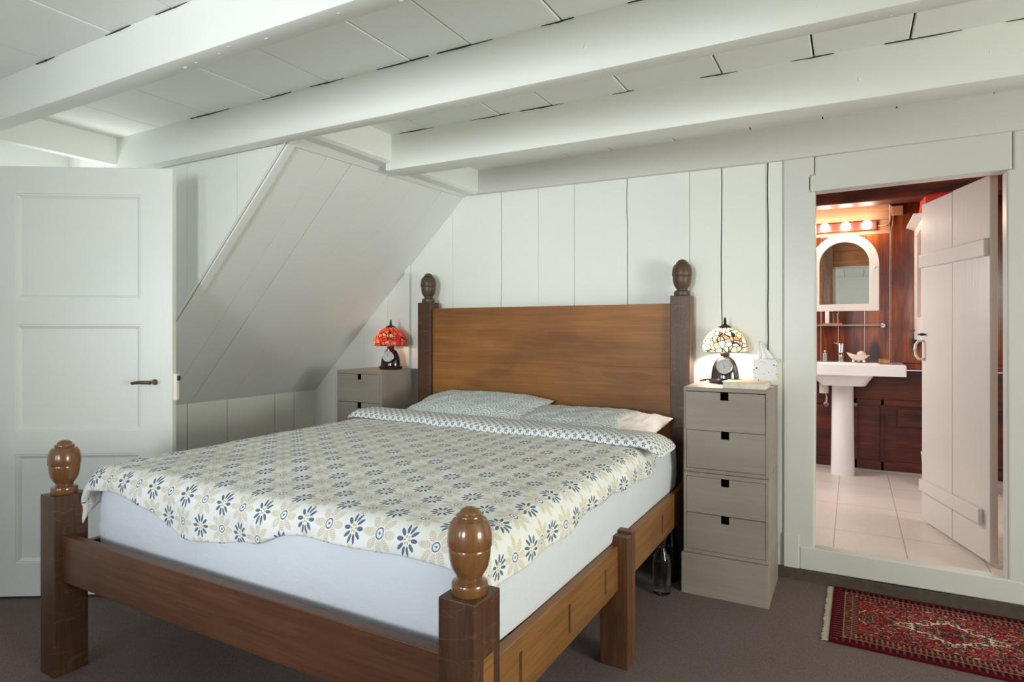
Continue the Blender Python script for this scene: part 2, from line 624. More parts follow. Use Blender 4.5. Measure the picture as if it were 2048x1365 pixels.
def rug_mat(L, Wd):
    t = NT('persian_rug_wool')
    u, v, uv = uvnode(t)
    du = t.ma('MINIMUM', u, t.ma('SUBTRACT', L, u))
    dv = t.ma('MINIMUM', v, t.ma('SUBTRACT', Wd, v))
    e = t.ma('MINIMUM', du, dv)
    mu = t.ma('ABSOLUTE', t.ma('SUBTRACT', u, L / 2))
    mv = t.ma('ABSOLUTE', t.ma('SUBTRACT', v, Wd / 2))
    cb = t.n.new('ShaderNodeCombineXYZ')
    t.put(cb.inputs[0], mu)
    t.put(cb.inputs[1], mv)
    nz = t.noise(cb.outputs[0], 26, 2)
    ad = t.n.new('ShaderNodeVectorMath')
    ad.operation = 'MULTIPLY_ADD'
    t.t.links.new(nz.outputs[1], ad.inputs[0])
    ad.inputs[1].default_value = (0.03, 0.03, 0)
    t.t.links.new(cb.outputs[0], ad.inputs[2])
    pal = [(0.0, (0.21, 0.005, 0.009)), (0.26, (0.010, 0.008, 0.014)), (0.46, (0.28, 0.010, 0.012)), (0.58, (0.040, 0.045, 0.075)),
           (0.66, (0.30, 0.085, 0.035)), (0.70, (0.14, 0.004, 0.008)), (0.84, (0.46, 0.34, 0.22)), (0.87, (0.36, 0.11, 0.09)), (0.90, (0.016, 0.014, 0.012))]

    def vor(scale, stops, off=0.0):
        x = t.n.new('ShaderNodeTexVoronoi')
        t.t.links.new(ad.outputs[0], x.inputs['Vector'])
        x.inputs['Scale'].default_value = scale
        s = t.n.new('ShaderNodeSeparateColor')
        t.t.links.new(x.outputs['Color'], s.inputs[0])
        return t.ramp(s.outputs[0], stops, 'CONSTANT'), x.outputs['Distance']
    cA, dA = vor(48, pal)
    cB, dB = vor(85, pal)
    sw = t.noise(cb.outputs[0], 60, 2)
    field = t.mix(t.ma('GREATER_THAN', sw.outputs[0], 0.5), cA, cB)
    # red ground showing between motifs
    big = t.noise(cb.outputs[0], 22, 2, 0.5, 1.5)
    field = t.mix(t.ramp(big.outputs[0], [(0.58, (0, 0, 0)), (0.60, (1, 1, 1))]), field, (0.20, 0.005, 0.009))
    # cream scrolls
    wv = t.noise(cb.outputs[0], 34, 1, 0.4, 2.0)
    scroll = t.ma('LESS_THAN', t.ma('ABSOLUTE', t.ma('SUBTRACT', wv.outputs[0], 0.5)), 0.012)
    field = t.mix(scroll, field, (0.55, 0.44, 0.30))
    # pale medallion
    md = t.ma('ADD', t.ma('MULTIPLY', mu, 1.0 / 0.20), t.ma('MULTIPLY', mv, 1.0 / 0.13))
    md = t.ma('ADD', md, t.ma('MULTIPLY', t.ma('SUBTRACT', nz.outputs[0], 0.5), 1.1))
    med = t.mix(t.ma('LESS_THAN', t.ma('ABSOLUTE', t.ma('SUBTRACT', md, 0.85)), 0.17), field, (0.60, 0.50, 0.36))
    field = t.mix(t.ma('MULTIPLY', t.ma('LESS_THAN', md, 1.1), t.ma('GREATER_THAN', sw.outputs[0], 0.52)), field, med)
    # borders: stripes of small knots along the edges
    side = t.ma('LESS_THAN', du, dv)
    along = t.ma('ADD', t.ma('MULTIPLY', side, v), t.ma('MULTIPLY', t.ma('SUBTRACT', 1.0, side), u))
    k1 = t.ma('GREATER_THAN', t.ma('SINE', t.ma('MULTIPLY', along, 262.0)), 0.35)
    b1 = t.mix(k1, (0.010, 0.006, 0.010), (0.24, 0.022, 0.020))
    k2 = t.ma('GREATER_THAN', t.ma('SINE', t.ma('MULTIPLY', along, 330.0)), 0.3)
    b2 = t.mix(k2, (0.014, 0.010, 0.014), (0.30, 0.14, 0.09))
    c = t.mix(t.ma('LESS_THAN', e, 0.110), field, (0.20, 0.02, 0.015))
    c = t.mix(t.ma('LESS_THAN', e, 0.104), c, b2)
    c = t.mix(t.ma('LESS_THAN', e, 0.086), c, (0.26, 0.10, 0.065))
    c = t.mix(t.ma('LESS_THAN', e, 0.081), c, t.mix(0.5, cB, b2))
    c = t.mix(t.ma('LESS_THAN', e, 0.055), c, (0.28, 0.16, 0.11))
    c = t.mix(t.ma('LESS_THAN', e, 0.050), c, b1)
    c = t.mix(t.ma('LESS_THAN', e, 0.014), c, (0.085, 0.003, 0.008))
    t.bs(Base_Color=c, Roughness=0.95, Specular_IOR_Level=0.1)
    f = t.noise(t.coord('Object'), 420, 2)
    t.bump(f.outputs[0], 0.5, 0.004)
    return t.m


def stained(name, stops, scale, TR=0.3):
    t = NT(name)
    v = t.coord('Object')
    n = t.noise(v, 10, 2)
    ad = t.n.new('ShaderNodeVectorMath')
    ad.operation = 'MULTIPLY_ADD'
    t.t.links.new(n.outputs[1], ad.inputs[0])
    ad.inputs[1].default_value = (0.02, 0.02, 0.02)
    t.t.links.new(v, ad.inputs[2])
    e = t.n.new('ShaderNodeTexVoronoi')
    e.feature = 'DISTANCE_TO_EDGE'
    e.inputs['Scale'].default_value = scale
    t.t.links.new(ad.outputs[0], e.inputs['Vector'])
    x = t.n.new('ShaderNodeTexVoronoi')
    x.inputs['Scale'].default_value = scale
    t.t.links.new(ad.outputs[0], x.inputs['Vector'])
    s = t.n.new('ShaderNodeSeparateColor')
    t.t.links.new(x.outputs['Color'], s.inputs[0])
    col = t.ramp(s.outputs[0], stops, 'CONSTANT')
    streak = t.noise(v, 60, 3)
    col = t.mix(t.ma('MULTIPLY', streak.outputs[0], 0.35), col, (1, 0.85, 0.7), 'MULTIPLY')
    lead = t.ma('LESS_THAN', e.outputs['Distance'], 0.06)
    df = t.n.new('ShaderNodeBsdfPrincipled')
    t.put(df.inputs['Base Color'], t.mix(lead, col, (0.03, 0.02, 0.015)))
    df.inputs['Roughness'].default_value = 0.25
    tl = t.n.new('ShaderNodeBsdfTranslucent')
    t.put(tl.inputs['Color'], t.mix(lead, t.mix(1.0, col, (TR, TR, TR), 'MULTIPLY'), (0.0, 0.0, 0.0)))
    mx = t.n.new('ShaderNodeMixShader')
    t.put(mx.inputs[0], t.ma('MULTIPLY', t.ma('SUBTRACT', 1.0, lead), 0.72))
    t.t.links.new(df.outputs[0], mx.inputs[1])
    t.t.links.new(tl.outputs[0], mx.inputs[2])
    t.t.links.new(mx.outputs[0], t.out.inputs['Surface'])
    return t.m


M['shade_cream'] = stained('cream_stained_glass', [(0, (0.95, 0.84, 0.66)), (0.30, (0.95, 0.78, 0.62)), (0.5, (0.97, 0.90, 0.80)), (0.68, (0.95, 0.66, 0.40)), (0.80, (0.94, 0.80, 0.50)), (0.92, (0.88, 0.34, 0.20))], 34, 0.17)
M['shade_red'] = stained('red_stained_glass', [(0, (0.90, 0.10, 0.05)), (0.3, (0.95, 0.22, 0.13)), (0.5, (0.80, 0.05, 0.03)), (0.68, (0.97, 0.38, 0.22)), (0.84, (0.90, 0.16, 0.07)), (0.93, (0.98, 0.55, 0.35))], 34, 0.55)


def speckle():
    t = NT('speckled_tissue_box')
    v = t.coord('Object')
    a = t.n.new('ShaderNodeTexVoronoi')
    a.inputs['Scale'].default_value = 85
    t.t.links.new(v, a.inputs['Vector'])
    s = t.n.new('ShaderNodeSeparateColor')
    t.t.links.new(a.outputs['Color'], s.inputs[0])
    size = t.ma('MULTIPLY', t.ma('POWER', s.outputs[0], 1.6), 0.40)
    k = t.ma('LESS_THAN', a.outputs['Distance'], size)
    c = t.mix(k, (0.76, 0.77, 0.80), t.ramp(s.outputs[1], [(0, (0.05, 0.05, 0.06)), (0.6, (0.25, 0.25, 0.28)), (0.8, (0.30, 0.14, 0.13))], 'CONSTANT'))
    t.bs(Base_Color=c, Roughness=0.5)
    return t.m


M['speckle'] = speckle()

# ------------------------------------------------------------------ the bedroom shell
YB = 3.55                       # board face of the back wall
KX, KZ, SK = -3.767, 0.823, 0.980   # knee wall, its height, pitch of the slope
TX, TZ = -2.313, 2.248          # upper end of the slope
CH = 2.375                      # ceiling boards
CY = 2.035                      # dormer cheek


def slope_z(x):
    return KZ + SK * (x - KX)


struct(obj('floor', (lambda b: (box(b, -4.42, 3.5, -2.76, 3.60, -0.08, 0.0), b)[1])(B()), M['carpet']), 'brown wall-to-wall carpet of the bedroom')

# ceiling boards running towards the back wall
b = B()
cuts = [-4.42, -3.66, -3.22, -2.80, -2.342, -1.989, -1.541, -1.259, -0.886, -0.480, -0.135, 0.185, 0.56, 0.93, 1.33, 1.71, 2.10, 2.55, 3.0, 3.5]
cuts = [c for c in cuts if c >= -3.66]
gaps = [0, .0025, .0025, .003, .003, .0035, .0035, .004, .004, .004, .004, .004, .004, .004, .004, .004, .004, .004, 0]
for i in range(len(cuts) - 1):
    z = CH + (0.0015 if i % 2 else 0.0)
    box(b, cuts[i] + gaps[i], cuts[i + 1] - gaps[i + 1] * 0.2 - 0.001, -2.76, 3.60, z, CH + 0.025)
struct(obj('ceiling', b, M['paint_y'], bevel=0.004), 'white painted ceiling boards between the beams')
b = B()
box(b, -3.72, 3.5, -2.76, 3.60, CH + 0.024, CH + 0.08)
struct(obj('ceiling_backing', b, M['dark_gap']))


def beam(name, y0, y1, ya, yb, z0, z1, x0, x1, label, sag=0.0):
    """beam from x0 (front y0, depth y1) to x1 (front ya, depth yb), slightly sagging"""
    bm = B()
    n = 14
    prev = None
    for i in range(n + 1):
        f = i / n
        x = x0 + (x1 - x0) * f
        fy = y0 + (ya - y0) * f
        by = y1 + (yb - y1) * f
        z = z0 - sag * math.sin(PI * f) + 0.004 * noise.noise((x * 2.1, y0 * 3, 1))
        fy += 0.004 * noise.noise((x * 1.7, y0, 5))
        c = 0.006
        ring = [bm.verts.new(p) for p in ((x, fy, z1), (x, fy, z + c), (x, fy + c * 0.3, z + c * 0.3), (x, fy + c, z), (x, by - c, z), (x, by - c * 0.3, z + c * 0.3), (x, by, z + c), (x, by, z1))]
        if prev:
            for k in range(8):
                j = (k + 1) % 8
                bm.faces.new((prev[k], prev[j], ring[j], ring[k]))
        else:
            bm.faces.new(ring)
        prev = ring
    bm.faces.new(prev)
    for k in range(int((x1 - x0) * 9)):
        x = random.uniform(x0 + .1, x1 - .1)
        f = (x - x0) / (x1 - x0)
        zb = z0 - sag * math.sin(PI * f)
        if k % 3:
            c_ = (x, random.uniform(y0 + (ya - y0) * f + .02, y1 + (yb - y1) * f - .01), zb + .002)
            sphere(bm, c_, random.uniform(.003, .006), 1.6, 1, .7, 10, 6)
        else:
            c_ = (x, y0 + (ya - y0) * f + .002, random.uniform(zb + .02, z1 - .05))
            sphere(bm, c_, random.uniform(.003, .0055), 1, .6, 1.8, 10, 6)
    o = struct(obj(name, bm, M['paint_x'], smooth=28), label)
    # open joints between beam and ceiling boards
    bm = B()
    for g in (-2.80, -2.342, -1.989, -1.541, -1.259, -0.886, -0.480, -0.135, 0.185, 0.56):
        if not x0 + .05 < g < x1:
            continue
        a, c_ = g - random.uniform(.03, .18), g + random.uniform(.03, .16)
        m_ = 8
        up, lo = [], []
        for i in range(m_ + 1):
            x = a + (c_ - a) * i / m_
            y = y0 + (ya - y0) * (x - x0) / (x1 - x0) - .0045
            h = .0024 * (1 - abs(2 * i / m_ - 1)) * (.6 + .8 * random.random()) + .0003
            up.append((x, y, CH + .0012))
            lo.append((x, y, CH - h))
        prism(bm, lo + up[::-1], (0, .012, 0))
    obj('open_joint', bm, M['dark_gap'], o)
    return o


beam('trim_1', 1.245, 1.325, 1.270, 1.350, 2.205, CH + 0.01, -3.62, 3.4, 'white ceiling beam nearest the camera, crossing the top left corner', 0.01)
beam('trim_2', 1.945, 2.020, 1.970, 2.045, 2.190, CH + 0.01, -3.612, 3.4, 'white ceiling beam in the middle, ending beside the dormer', 0.012)
beam('trim_3', 2.645, 2.795, 2.778, 2.942, 2.184, CH + 0.01, -2.262, 3.4, 'white ceiling beam nearest the back wall', 0.002)

# header boards at the top of the slope and of the dormer opening
b = B()
prism(b, [(-2.235, 2.04, CH + .01), (-2.235, 2.04, 2.235), (-2.26, 2.04, 2.222), (-2.34, 2.04, 2.222), (-2.34, 2.04, CH + .01)], (0.03, 1.50, 0))
struct(obj('trim_4', b, M['paint_y'], bevel=0.006), 'white header board along the top of the sloped ceiling')
b = B()
box(b, -3.66, -3.608, -2.64, 1.955, 2.226, CH + .01)
struct(obj('trim_5', b, M['paint_y'], bevel=0.006), 'white header board over the dormer opening')

# plate and lintel over the back wall
b = B()
prism(b, [(-2.29, 3.515, 2.222), (-0.33, 3.515, 2.194), (3.4, 3.515, 2.210), (3.4, 3.515, CH + .01), (-2.29, 3.515, CH + .01)], (0, 0.06, 0))
struct(obj('trim_6', b, M['paint_frame'], bevel=0.006), 'white wall plate above the upright boards')

# back wall: upright boards with open joints over a dark backing
DX0, DX1, DZ0, DZ1 = -0.164, 0.600, 0.150, 2.024    # doorway
b = B()
wc = [-3.79, -3.55, -3.25, -3.02, -2.846, -2.801, -2.437, -2.048, -1.773, -1.522, -1.179, -0.811, -0.636, -0.396, -0.322]
wg = [0, .001, .001, .002, .001, .001, .0015, .004, .0015, .0015, .004, .0015, .005, .006, 0]


def top_at(x):
    return min(slope_z(x) + 0.085, 2.30)


for i in range(len(wc) - 1):
    x0, x1 = wc[i] + wg[i] / 2, wc[i + 1] - wg[i + 1] / 2
    y = YB + (0.0012 if i % 2 else 0)
    if wc[i] == -2.846:
        y = YB - 0.022
    if wc[i] == -0.396:
        y = YB - 0.012
    # wavy edge along the old dark joints
    n = 24
    L, R = [], []
    for k in range(n + 1):
        f = k / n
        wl = 0.005 * noise.noise((wc[i] * 9, f * 11, 2)) if wg[i] > .003 else 0
        wr = 0.005 * noise.noise((wc[i + 1] * 9, f * 11, 2)) if wg[i + 1] > .003 else 0
        L.append((x0 + wl, y, f * top_at(x0)))
        R.append((x1 + wr, y, f * top_at(x1)))
    prism(b, L + R[::-1], (0, YB + .02 - y, 0))
box(b, 0.70, 3.4, YB, YB + .02, 0.0, 2.3)
struct(obj('wall_back', b, M['paint_z'], bevel=0.0025), 'white upright boards of the back wall behind the headboard')
b = B()
for x0, x1, z0, z1 in ((-3.85, DX0 - .05, 0, 2.4), (DX1 + .06, 3.4, 0, 2.4), (DX0 - .05, DX1 + .06, DZ1 + .03, 2.4)):
    box(b, x0, x1, YB + .019, YB + .06, z0, z1)
struct(obj('wall_backing', b, M['dark_gap']))

# knee wall
b = B()
kc = [2.03, 2.47, 2.76, 3.16, 3.338, 3.56]
for i in range(5):
    box(b, KX - .02, KX + (.001 if i % 2 else 0), kc[i] + .002, kc[i + 1] - .002, 0, KZ + .01)
struct(obj('wall_knee', b, M['paint_z'], bevel=0.003), 'low white board wall under the sloped ceiling')
b = B()
box(b, KX - .06, KX - .019, 2.0, 3.62, 0, KZ)
struct(obj('wall_knee_backing', b, M['dark_gap']))

# sloped ceiling
b = B()
sc_ = [2.085, 2.315, 2.487, 2.783, 3.02, 3.30, 3.56]
sg = [0, .0015, .0035, .0015, .0015, .002, 0]
nrm = Vector((SK, 0, -1)).normalized()
for i in range(6):
    y0, y1 = sc_[i] + sg[i] / 2, sc_[i + 1] - sg[i + 1] / 2
    prism(b, [(KX, y0, KZ), (KX, y1, KZ), (TX, y1, TZ), (TX, y0, TZ)], -nrm * 0.02)
struct(obj('wall_slope', b, M['paint_slope'], bevel=0.002), 'white boarded slope under the roof')
b = B()
prism(b, [Vector(p) - nrm * .019 for p in ((KX, 2.04, KZ), (KX, 3.60, KZ), (TX, 3.60, TZ), (TX, 2.04, TZ))], -nrm * .05)
struct(obj('wall_slope_backing', b, M['dark_gap']))
# boards framing the slope: along its open edge and along its top
b = B()
prism(b, [(KX, 2.052, KZ), (KX, 2.10, KZ), (TX, 2.10, TZ), (TX, 2.052, TZ)], nrm * 0.012)
prism(b, [(KX, 2.052, KZ), (KX, 2.085, KZ), (TX, 2.085, TZ), (TX, 2.052, TZ)], -nrm * 0.03)
struct(obj('trim_7', b, M['paint_slope'], bevel=0.004), 'white edge board down the open side of the slope')
b = B()
x1 = TX - 0.055
prism(b, [(x1, 2.10, slope_z(x1)), (x1 + .025, 3.55, slope_z(x1 + .025)), (TX + .01, 3.55, TZ), (TX + .01, 2.10, TZ)], nrm * 0.010)
struct(obj('trim_8', b, M['paint_slope'], bevel=0.003), 'white board along the top of the slope')

# dormer cheek above the slope, the dormer's outer wall and ceiling
b = B()
cc = [-4.42, -4.20, -3.90, -3.50, -3.109, -2.704, -2.417, -2.27]
for i in range(len(cc) - 1):
    x0, x1 = cc[i] + .0012, cc[i + 1] - .0012
    z0 = 0 if x0 < KX else slope_z(x0)
    z1 = 0 if x1 < KX else slope_z(x1)
    zt = 2.72 if x0 < -3.6 else CH
    prism(b, [(x0, CY, z0), (x1, CY, z1), (x1, CY, zt), (x0, CY, zt)], (0, 0.018, 0))
struct(obj('wall_dormer_cheek', b, M['paint_z'], bevel=0.002), 'white board wall beside the slope, seen past the open door')
b = B()
prism(b, [(-4.42, CY + .017, 0), (KX, CY + .017, 0), (KX, CY + .017, KZ), (-2.27, CY + .017, slope_z(-2.27)), (-2.27, CY + .017, CH), (-3.62, CY + .017, CH), (-3.62, CY + .017, 2.75), (-4.42, CY + .017, 2.75)], (0, 0.016, 0))
struct(obj('wall_dormer_backing', b, M['dark_gap']))
b = B()
box(b, -4.40, -4.30, 1.05, 1.28, 0, 2.72)
box(b, -4.40, -4.30, 1.28, 1.95, 0, 0.95)
box(b, -4.40, -4.30, 1.28, 1.95, 2.05, 2.72)
box(b, -4.40, -4.30, 1.95, 2.05, 0, 2.72)
struct(obj('wall_dormer_outer', b, M['paint_z']))
b = B()
box(b, -4.40, -3.64, 1.0, 2.06, 2.70, 2.76)
struct(obj('ceiling_dormer', b, M['plaster']))
b = B()
box(b, -4.40, -3.72, 1.0, 1.06, 0, 2.75)
struct(obj('wall_dormer_side', b, M['paint_z']))

# walls that close the room behind the camera
b = B()
box(b, -3.72, -3.62, -2.76, 1.10, 0, 2.45)
struct(obj('wall_left', b, M['plaster']), 'white wall on the left, behind the open door')
b = B()
for x0, x1, z0, z1 in ((-3.72, -2.62, 0, 2.45), (-1.98, -1.07, 0, 2.45), (-0.43, 3.5, 0, 2.45), (-2.62, -1.98, 0, 0.82), (-2.62, -1.98, 1.97, 2.45), (-1.07, -0.43, 0, 1.0), (-1.07, -0.43, 2.15, 2.45)):
    box(b, x0, x1, -2.76, -2.64, z0, z1)
struct(obj('wall_front', b, M['plaster']), 'white wall behind the camera')
b = B()
for y0, y1, z0, z1 in ((-2.76, 0.22, 0, 2.45), (1.58, 3.60, 0, 2.45), (0.22, 1.58, 0, 0.58), (0.22, 1.58, 1.72, 2.45)):
    box(b, 3.4, 3.5, y0, y1, z0, z1)
struct(obj('wall_right', b, M['plaster']), 'white wall on the right, out of view')


def window(name, ax, p, u0, u1, z0, z1, label):
    """ax 'x': window lies in a wall of constant x = p"""
    w = thing(name, label, 'window', ((p, (u0 + u1) / 2, z0) if ax == 'x' else ((u0 + u1) / 2, p, z0)), structure=True)

    def bx(bm, a0, a1, d0, d1, c0, c1):
        if ax == 'x':
            box(bm, p + d0, p + d1, a0, a1, c0, c1)
        else:
            box(bm, a0, a1, p + d0, p + d1, c0, c1)
    bm = B()
    t = 0.055
    bx(bm, u0, u0 + t, -.03, .03, z0, z1)
    bx(bm, u1 - t, u1, -.03, .03, z0, z1)
    bx(bm, u0, u1, -.03, .03, z0, z0 + t)
    bx(bm, u0, u1, -.03, .03, z1 - t, z1)
    m = (u0 + u1) / 2
    bx(bm, m - .02, m + .02, -.025, .025, z0, z1)
    obj('window_frame', bm, M['white_lacquer'], w, bevel=0.004)
    bm = B()
    bx(bm, u0 + .05, u1 - .05, -.003, .003, z0 + .05, z1 - .05)
    obj('window_pane', bm, M['pane'], w)
    return w


window('window_1', 'y', -2.70, -1.07, -0.43, 1.0, 2.15, 'right-hand window behind the camera')
window('window_4', 'y', -2.70, -2.62, -1.98, 0.82, 1.97, 'left-hand window behind the camera')
window('window_2', 'x', 3.45, 0.22, 1.58, 0.58, 1.72, 'window in the right wall')
window('window_3', 'x', -4.35, 1.28, 1.95, 0.95, 2.05, 'dormer window behind the open panelled door')

# ------------------------------------------------------------------ doorway to the bathroom
b = B()
prism(b, [(-0.322, 3.53, 0.055), (-0.172, 3.53, 0.055), (-0.164, 3.53, 1.2), (-0.168, 3.53, 2.02), (-0.195, 3.53, 2.02), (-0.195, 3.53, 2.10), (-0.172, 3.53, 2.10), (-0.172, 3.53, 2.20), (-0.322, 3.53, 2.20)], (0, 0.10, 0))
struct(obj('trim_9', b, M['paint_frame'], bevel=0.010, seg=3), 'left white post of the bathroom doorway')
b = B()
prism(b, [(0.616, 3.53, 0.055), (0.73, 3.53, 0.055), (0.73, 3.53, 2.21), (0.635, 3.53, 2.21), (0.635, 3.53, 2.03), (0.612, 3.53, 2.03)], (0, 0.10, 0))
struct(obj('trim_10', b, M['paint_frame'], bevel=0.010, seg=3), 'right white post of the bathroom doorway')
b = B()
prism(b, [(-0.193, 3.528, 2.016), (0.632, 3.528, 2.030), (0.632, 3.528, 2.205), (-0.170, 3.528, 2.195), (-0.170, 3.528, 2.103), (-0.193, 3.528, 2.098)], (0, 0.10, 0))
struct(obj('trim_11', b, M['paint_frame'], bevel=0.006), 'white lintel over the bathroom doorway')
b = B()
prism(b, [(-0.24, 3.526, 0.058), (0.73, 3.526, 0.064), (0.73, 3.526, 0.160), (0.62, 3.526, 0.168), (-0.164, 3.526, 0.176), (-0.24, 3.526, 0.176)], (0, 0.075, 0))
struct(obj('trim_12', b, M['paint_frame'], bevel=0.006), 'white sill of the bathroom doorway')
b = B()
box(b, -0.318, -0.243, 3.524, 3.54, 0.058, 0.235)
struct(obj('trim_13', b, M['paint_frame'], bevel=0.004), 'short white block at the foot of the doorway post')
b = B()
bx_ = [(-2.6, 3.53), (-0.36, 3.526), (0.0, 3.522), (0.35, 3.522), (2.0, 3.528)]
prism(b, [(-3.70, 3.525, -.01), (3.4, 3.525, -.01), (3.4, 3.525, .066), (0.67, 3.525, .064), (0.2, 3.525, .054), (-0.24, 3.525, .058), (-3.70, 3.525, .058)], (0, .05, 0))
struct(obj('baseboard_back', b, M['carpet_edge'], bevel=0.004), 'carpet-covered brown skirting below the back wall')

# ------------------------------------------------------------------ bathroom shell
BF = 0.14
BY = 5.84
b = B()
box(b, -1.42, 1.22, 3.595, BY + .1, BF - .06, BF)
struct(obj('floor_bathroom', b, M['tiles']), 'beige tiled floor of the bathroom')
b = B()
bc = [-1.42, -1.12, -0.84, -0.52, -0.235, -0.105, 0.085, 0.262, 0.50, 0.80, 1.22]
for i in range(len(bc) - 1):
    box(b, bc[i] + .001, bc[i + 1] - .001, BY + (.002 if i % 2 else 0), BY + .04, 0.98, 2.084 if bc[i] < .26 else 2.60)
struct(obj('wall_bathroom_back', b, M['red_wood'], bevel=0.003), 'red-brown stained boards behind the washbasin')
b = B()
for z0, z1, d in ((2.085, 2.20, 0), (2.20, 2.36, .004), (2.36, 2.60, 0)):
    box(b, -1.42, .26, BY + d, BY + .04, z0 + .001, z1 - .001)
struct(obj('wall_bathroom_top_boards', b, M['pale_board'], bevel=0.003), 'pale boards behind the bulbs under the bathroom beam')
b = B()
box(b, -1.42, 1.22, BY, BY + .04, .736, .974)
# framed lower panels
box(b, -1.42, 1.22, BY + .018, BY + .04, 0.14, 0.735)
for x0, x1 in ((-1.42, -1.30), (-0.75, -0.63), (-0.10, 0.035), (0.20, 0.225), (0.62, 0.70)):
    box(b, x0, x1, BY, BY + .02, 0.14, 0.735)
box(b, -1.42, 1.22, BY, BY + .02, 0.14, 0.235)
box(b, -1.42, 1.22, BY, BY + .02, 0.685, 0.735)
box(b, 0.315, 0.60, BY + .004, BY + .02, 0.52, 0.665)
struct(obj('wall_bathroom_panels', b, M['red_wood_x'], bevel=0.004), 'dark red panelling under the washbasin')
b = B()
box(b, -1.42, 1.22, BY - .004, BY, 1.030, 1.040)
struct(obj('trim_14', b, M['red_wood_x'], bevel=0.002), 'narrow rail along the bathroom boards')
b = B()
box(b, -1.42, 1.22, BY - .03, BY, BF, BF + .022)
struct(obj('baseboard_bathroom', b, M['grey_strip'], bevel=0.003), 'grey skirting strip along the bathroom floor')
b = B()
box(b, -1.42, 1.22, 5.36, 5.56, 2.272, 2.60)
struct(obj('trim_15', b, M['red_wood_x'], bevel=0.012, seg=3), 'dark red beam under the bathroom ceiling')
b = B()
for i in range(9):
    box(b, -1.42, 1.22, 3.6 + i * .25, 3.6 + (i + 1) * .25 - .002, 2.56, 2.60)
struct(obj('ceiling_bathroom', b, M['pine'], bevel=0.003), 'board ceiling of the bathroom')
b = B()
box(b, -1.46, -1.42, 3.6, BY + .04, BF, 2.6)
struct(obj('wall_bathroom_left', b, M['plaster']))
b = B()
box(b, 1.22, 1.26, 3.6, BY + .04, BF, 2.6)
struct(obj('wall_bathroom_right', b, M['plaster']))
b = B()
for z0, z1 in ((2.03, 2.21), (2.21, 2.36), (2.36, 2.56)):
    box(b, -1.42, 1.22, 3.612, 3.65, z0 + .001, z1 - .001)
for x0, x1 in ((-1.42, -1.10), (-1.10, -0.78), (-0.78, -0.48), (-0.48, -0.20), (0.66, 0.94), (0.94, 1.22)):
    box(b, x0 + .001, x1 - .001, 3.612, 3.645, BF, 2.03)
struct(obj('wall_bathroom_front', b, M['pine'], bevel=0.003), 'warm boards over the doorway, seen in the mirror')
b = B()
box(b, -0.37, -0.27, 3.66, 3.76, BF, 2.56, Matrix.Translation((-.32, 3.71, BF)) @ Matrix.Rotation(math.radians(2.2), 4, 'Y') @ Matrix.Translation((.32, -3.71, -BF)))
struct(obj('trim_16', b, M['old_wood'], bevel=0.01), 'weathered wooden post beside the doorway, seen in the mirror')

# ------------------------------------------------------------------ open panelled door on the left
dF = Vector((-2.919, 1.836, 0))             # free edge, camera side
du = Vector((-0.8426, -0.5385, 0))          # towards the hinge
dn = Vector((0.5385, -0.8426, 0))           # face towards the camera
DM = Matrix(((du.x, -dn.x, 0, dF.x), (du.y, -dn.y, 0, dF.y), (0, 0, 1, 0), (0, 0, 0, 1)))   # x along door, y into thickness
door = thing('door_1', 'white panelled door standing open at the left edge of the room', 'door', (dF.x, dF.y, 0), structure=True)
DW = 0.885
b = B()
pz = [(0.175, 0.697), (0.812, 1.327), (1.452, 1.961)]
pu0, pu1 = 0.152, 0.733
us = [0, pu0, pu1, DW]
zs_ = [.012, pz[0][0], pz[0][1], pz[1][0], pz[1][1], pz[2][0], pz[2][1], 2.094]
V = {}
for i, u in enumerate(us):
    for j, z in enumerate(zs_):
        for k, y in enumerate((0, .040)):
            V[i, j, k] = b.verts.new((u, y, z))


def solid_cell(i, j):
    return 0 <= i < 3 and 0 <= j < 7 and not (i == 1 and j in (1, 3, 5))


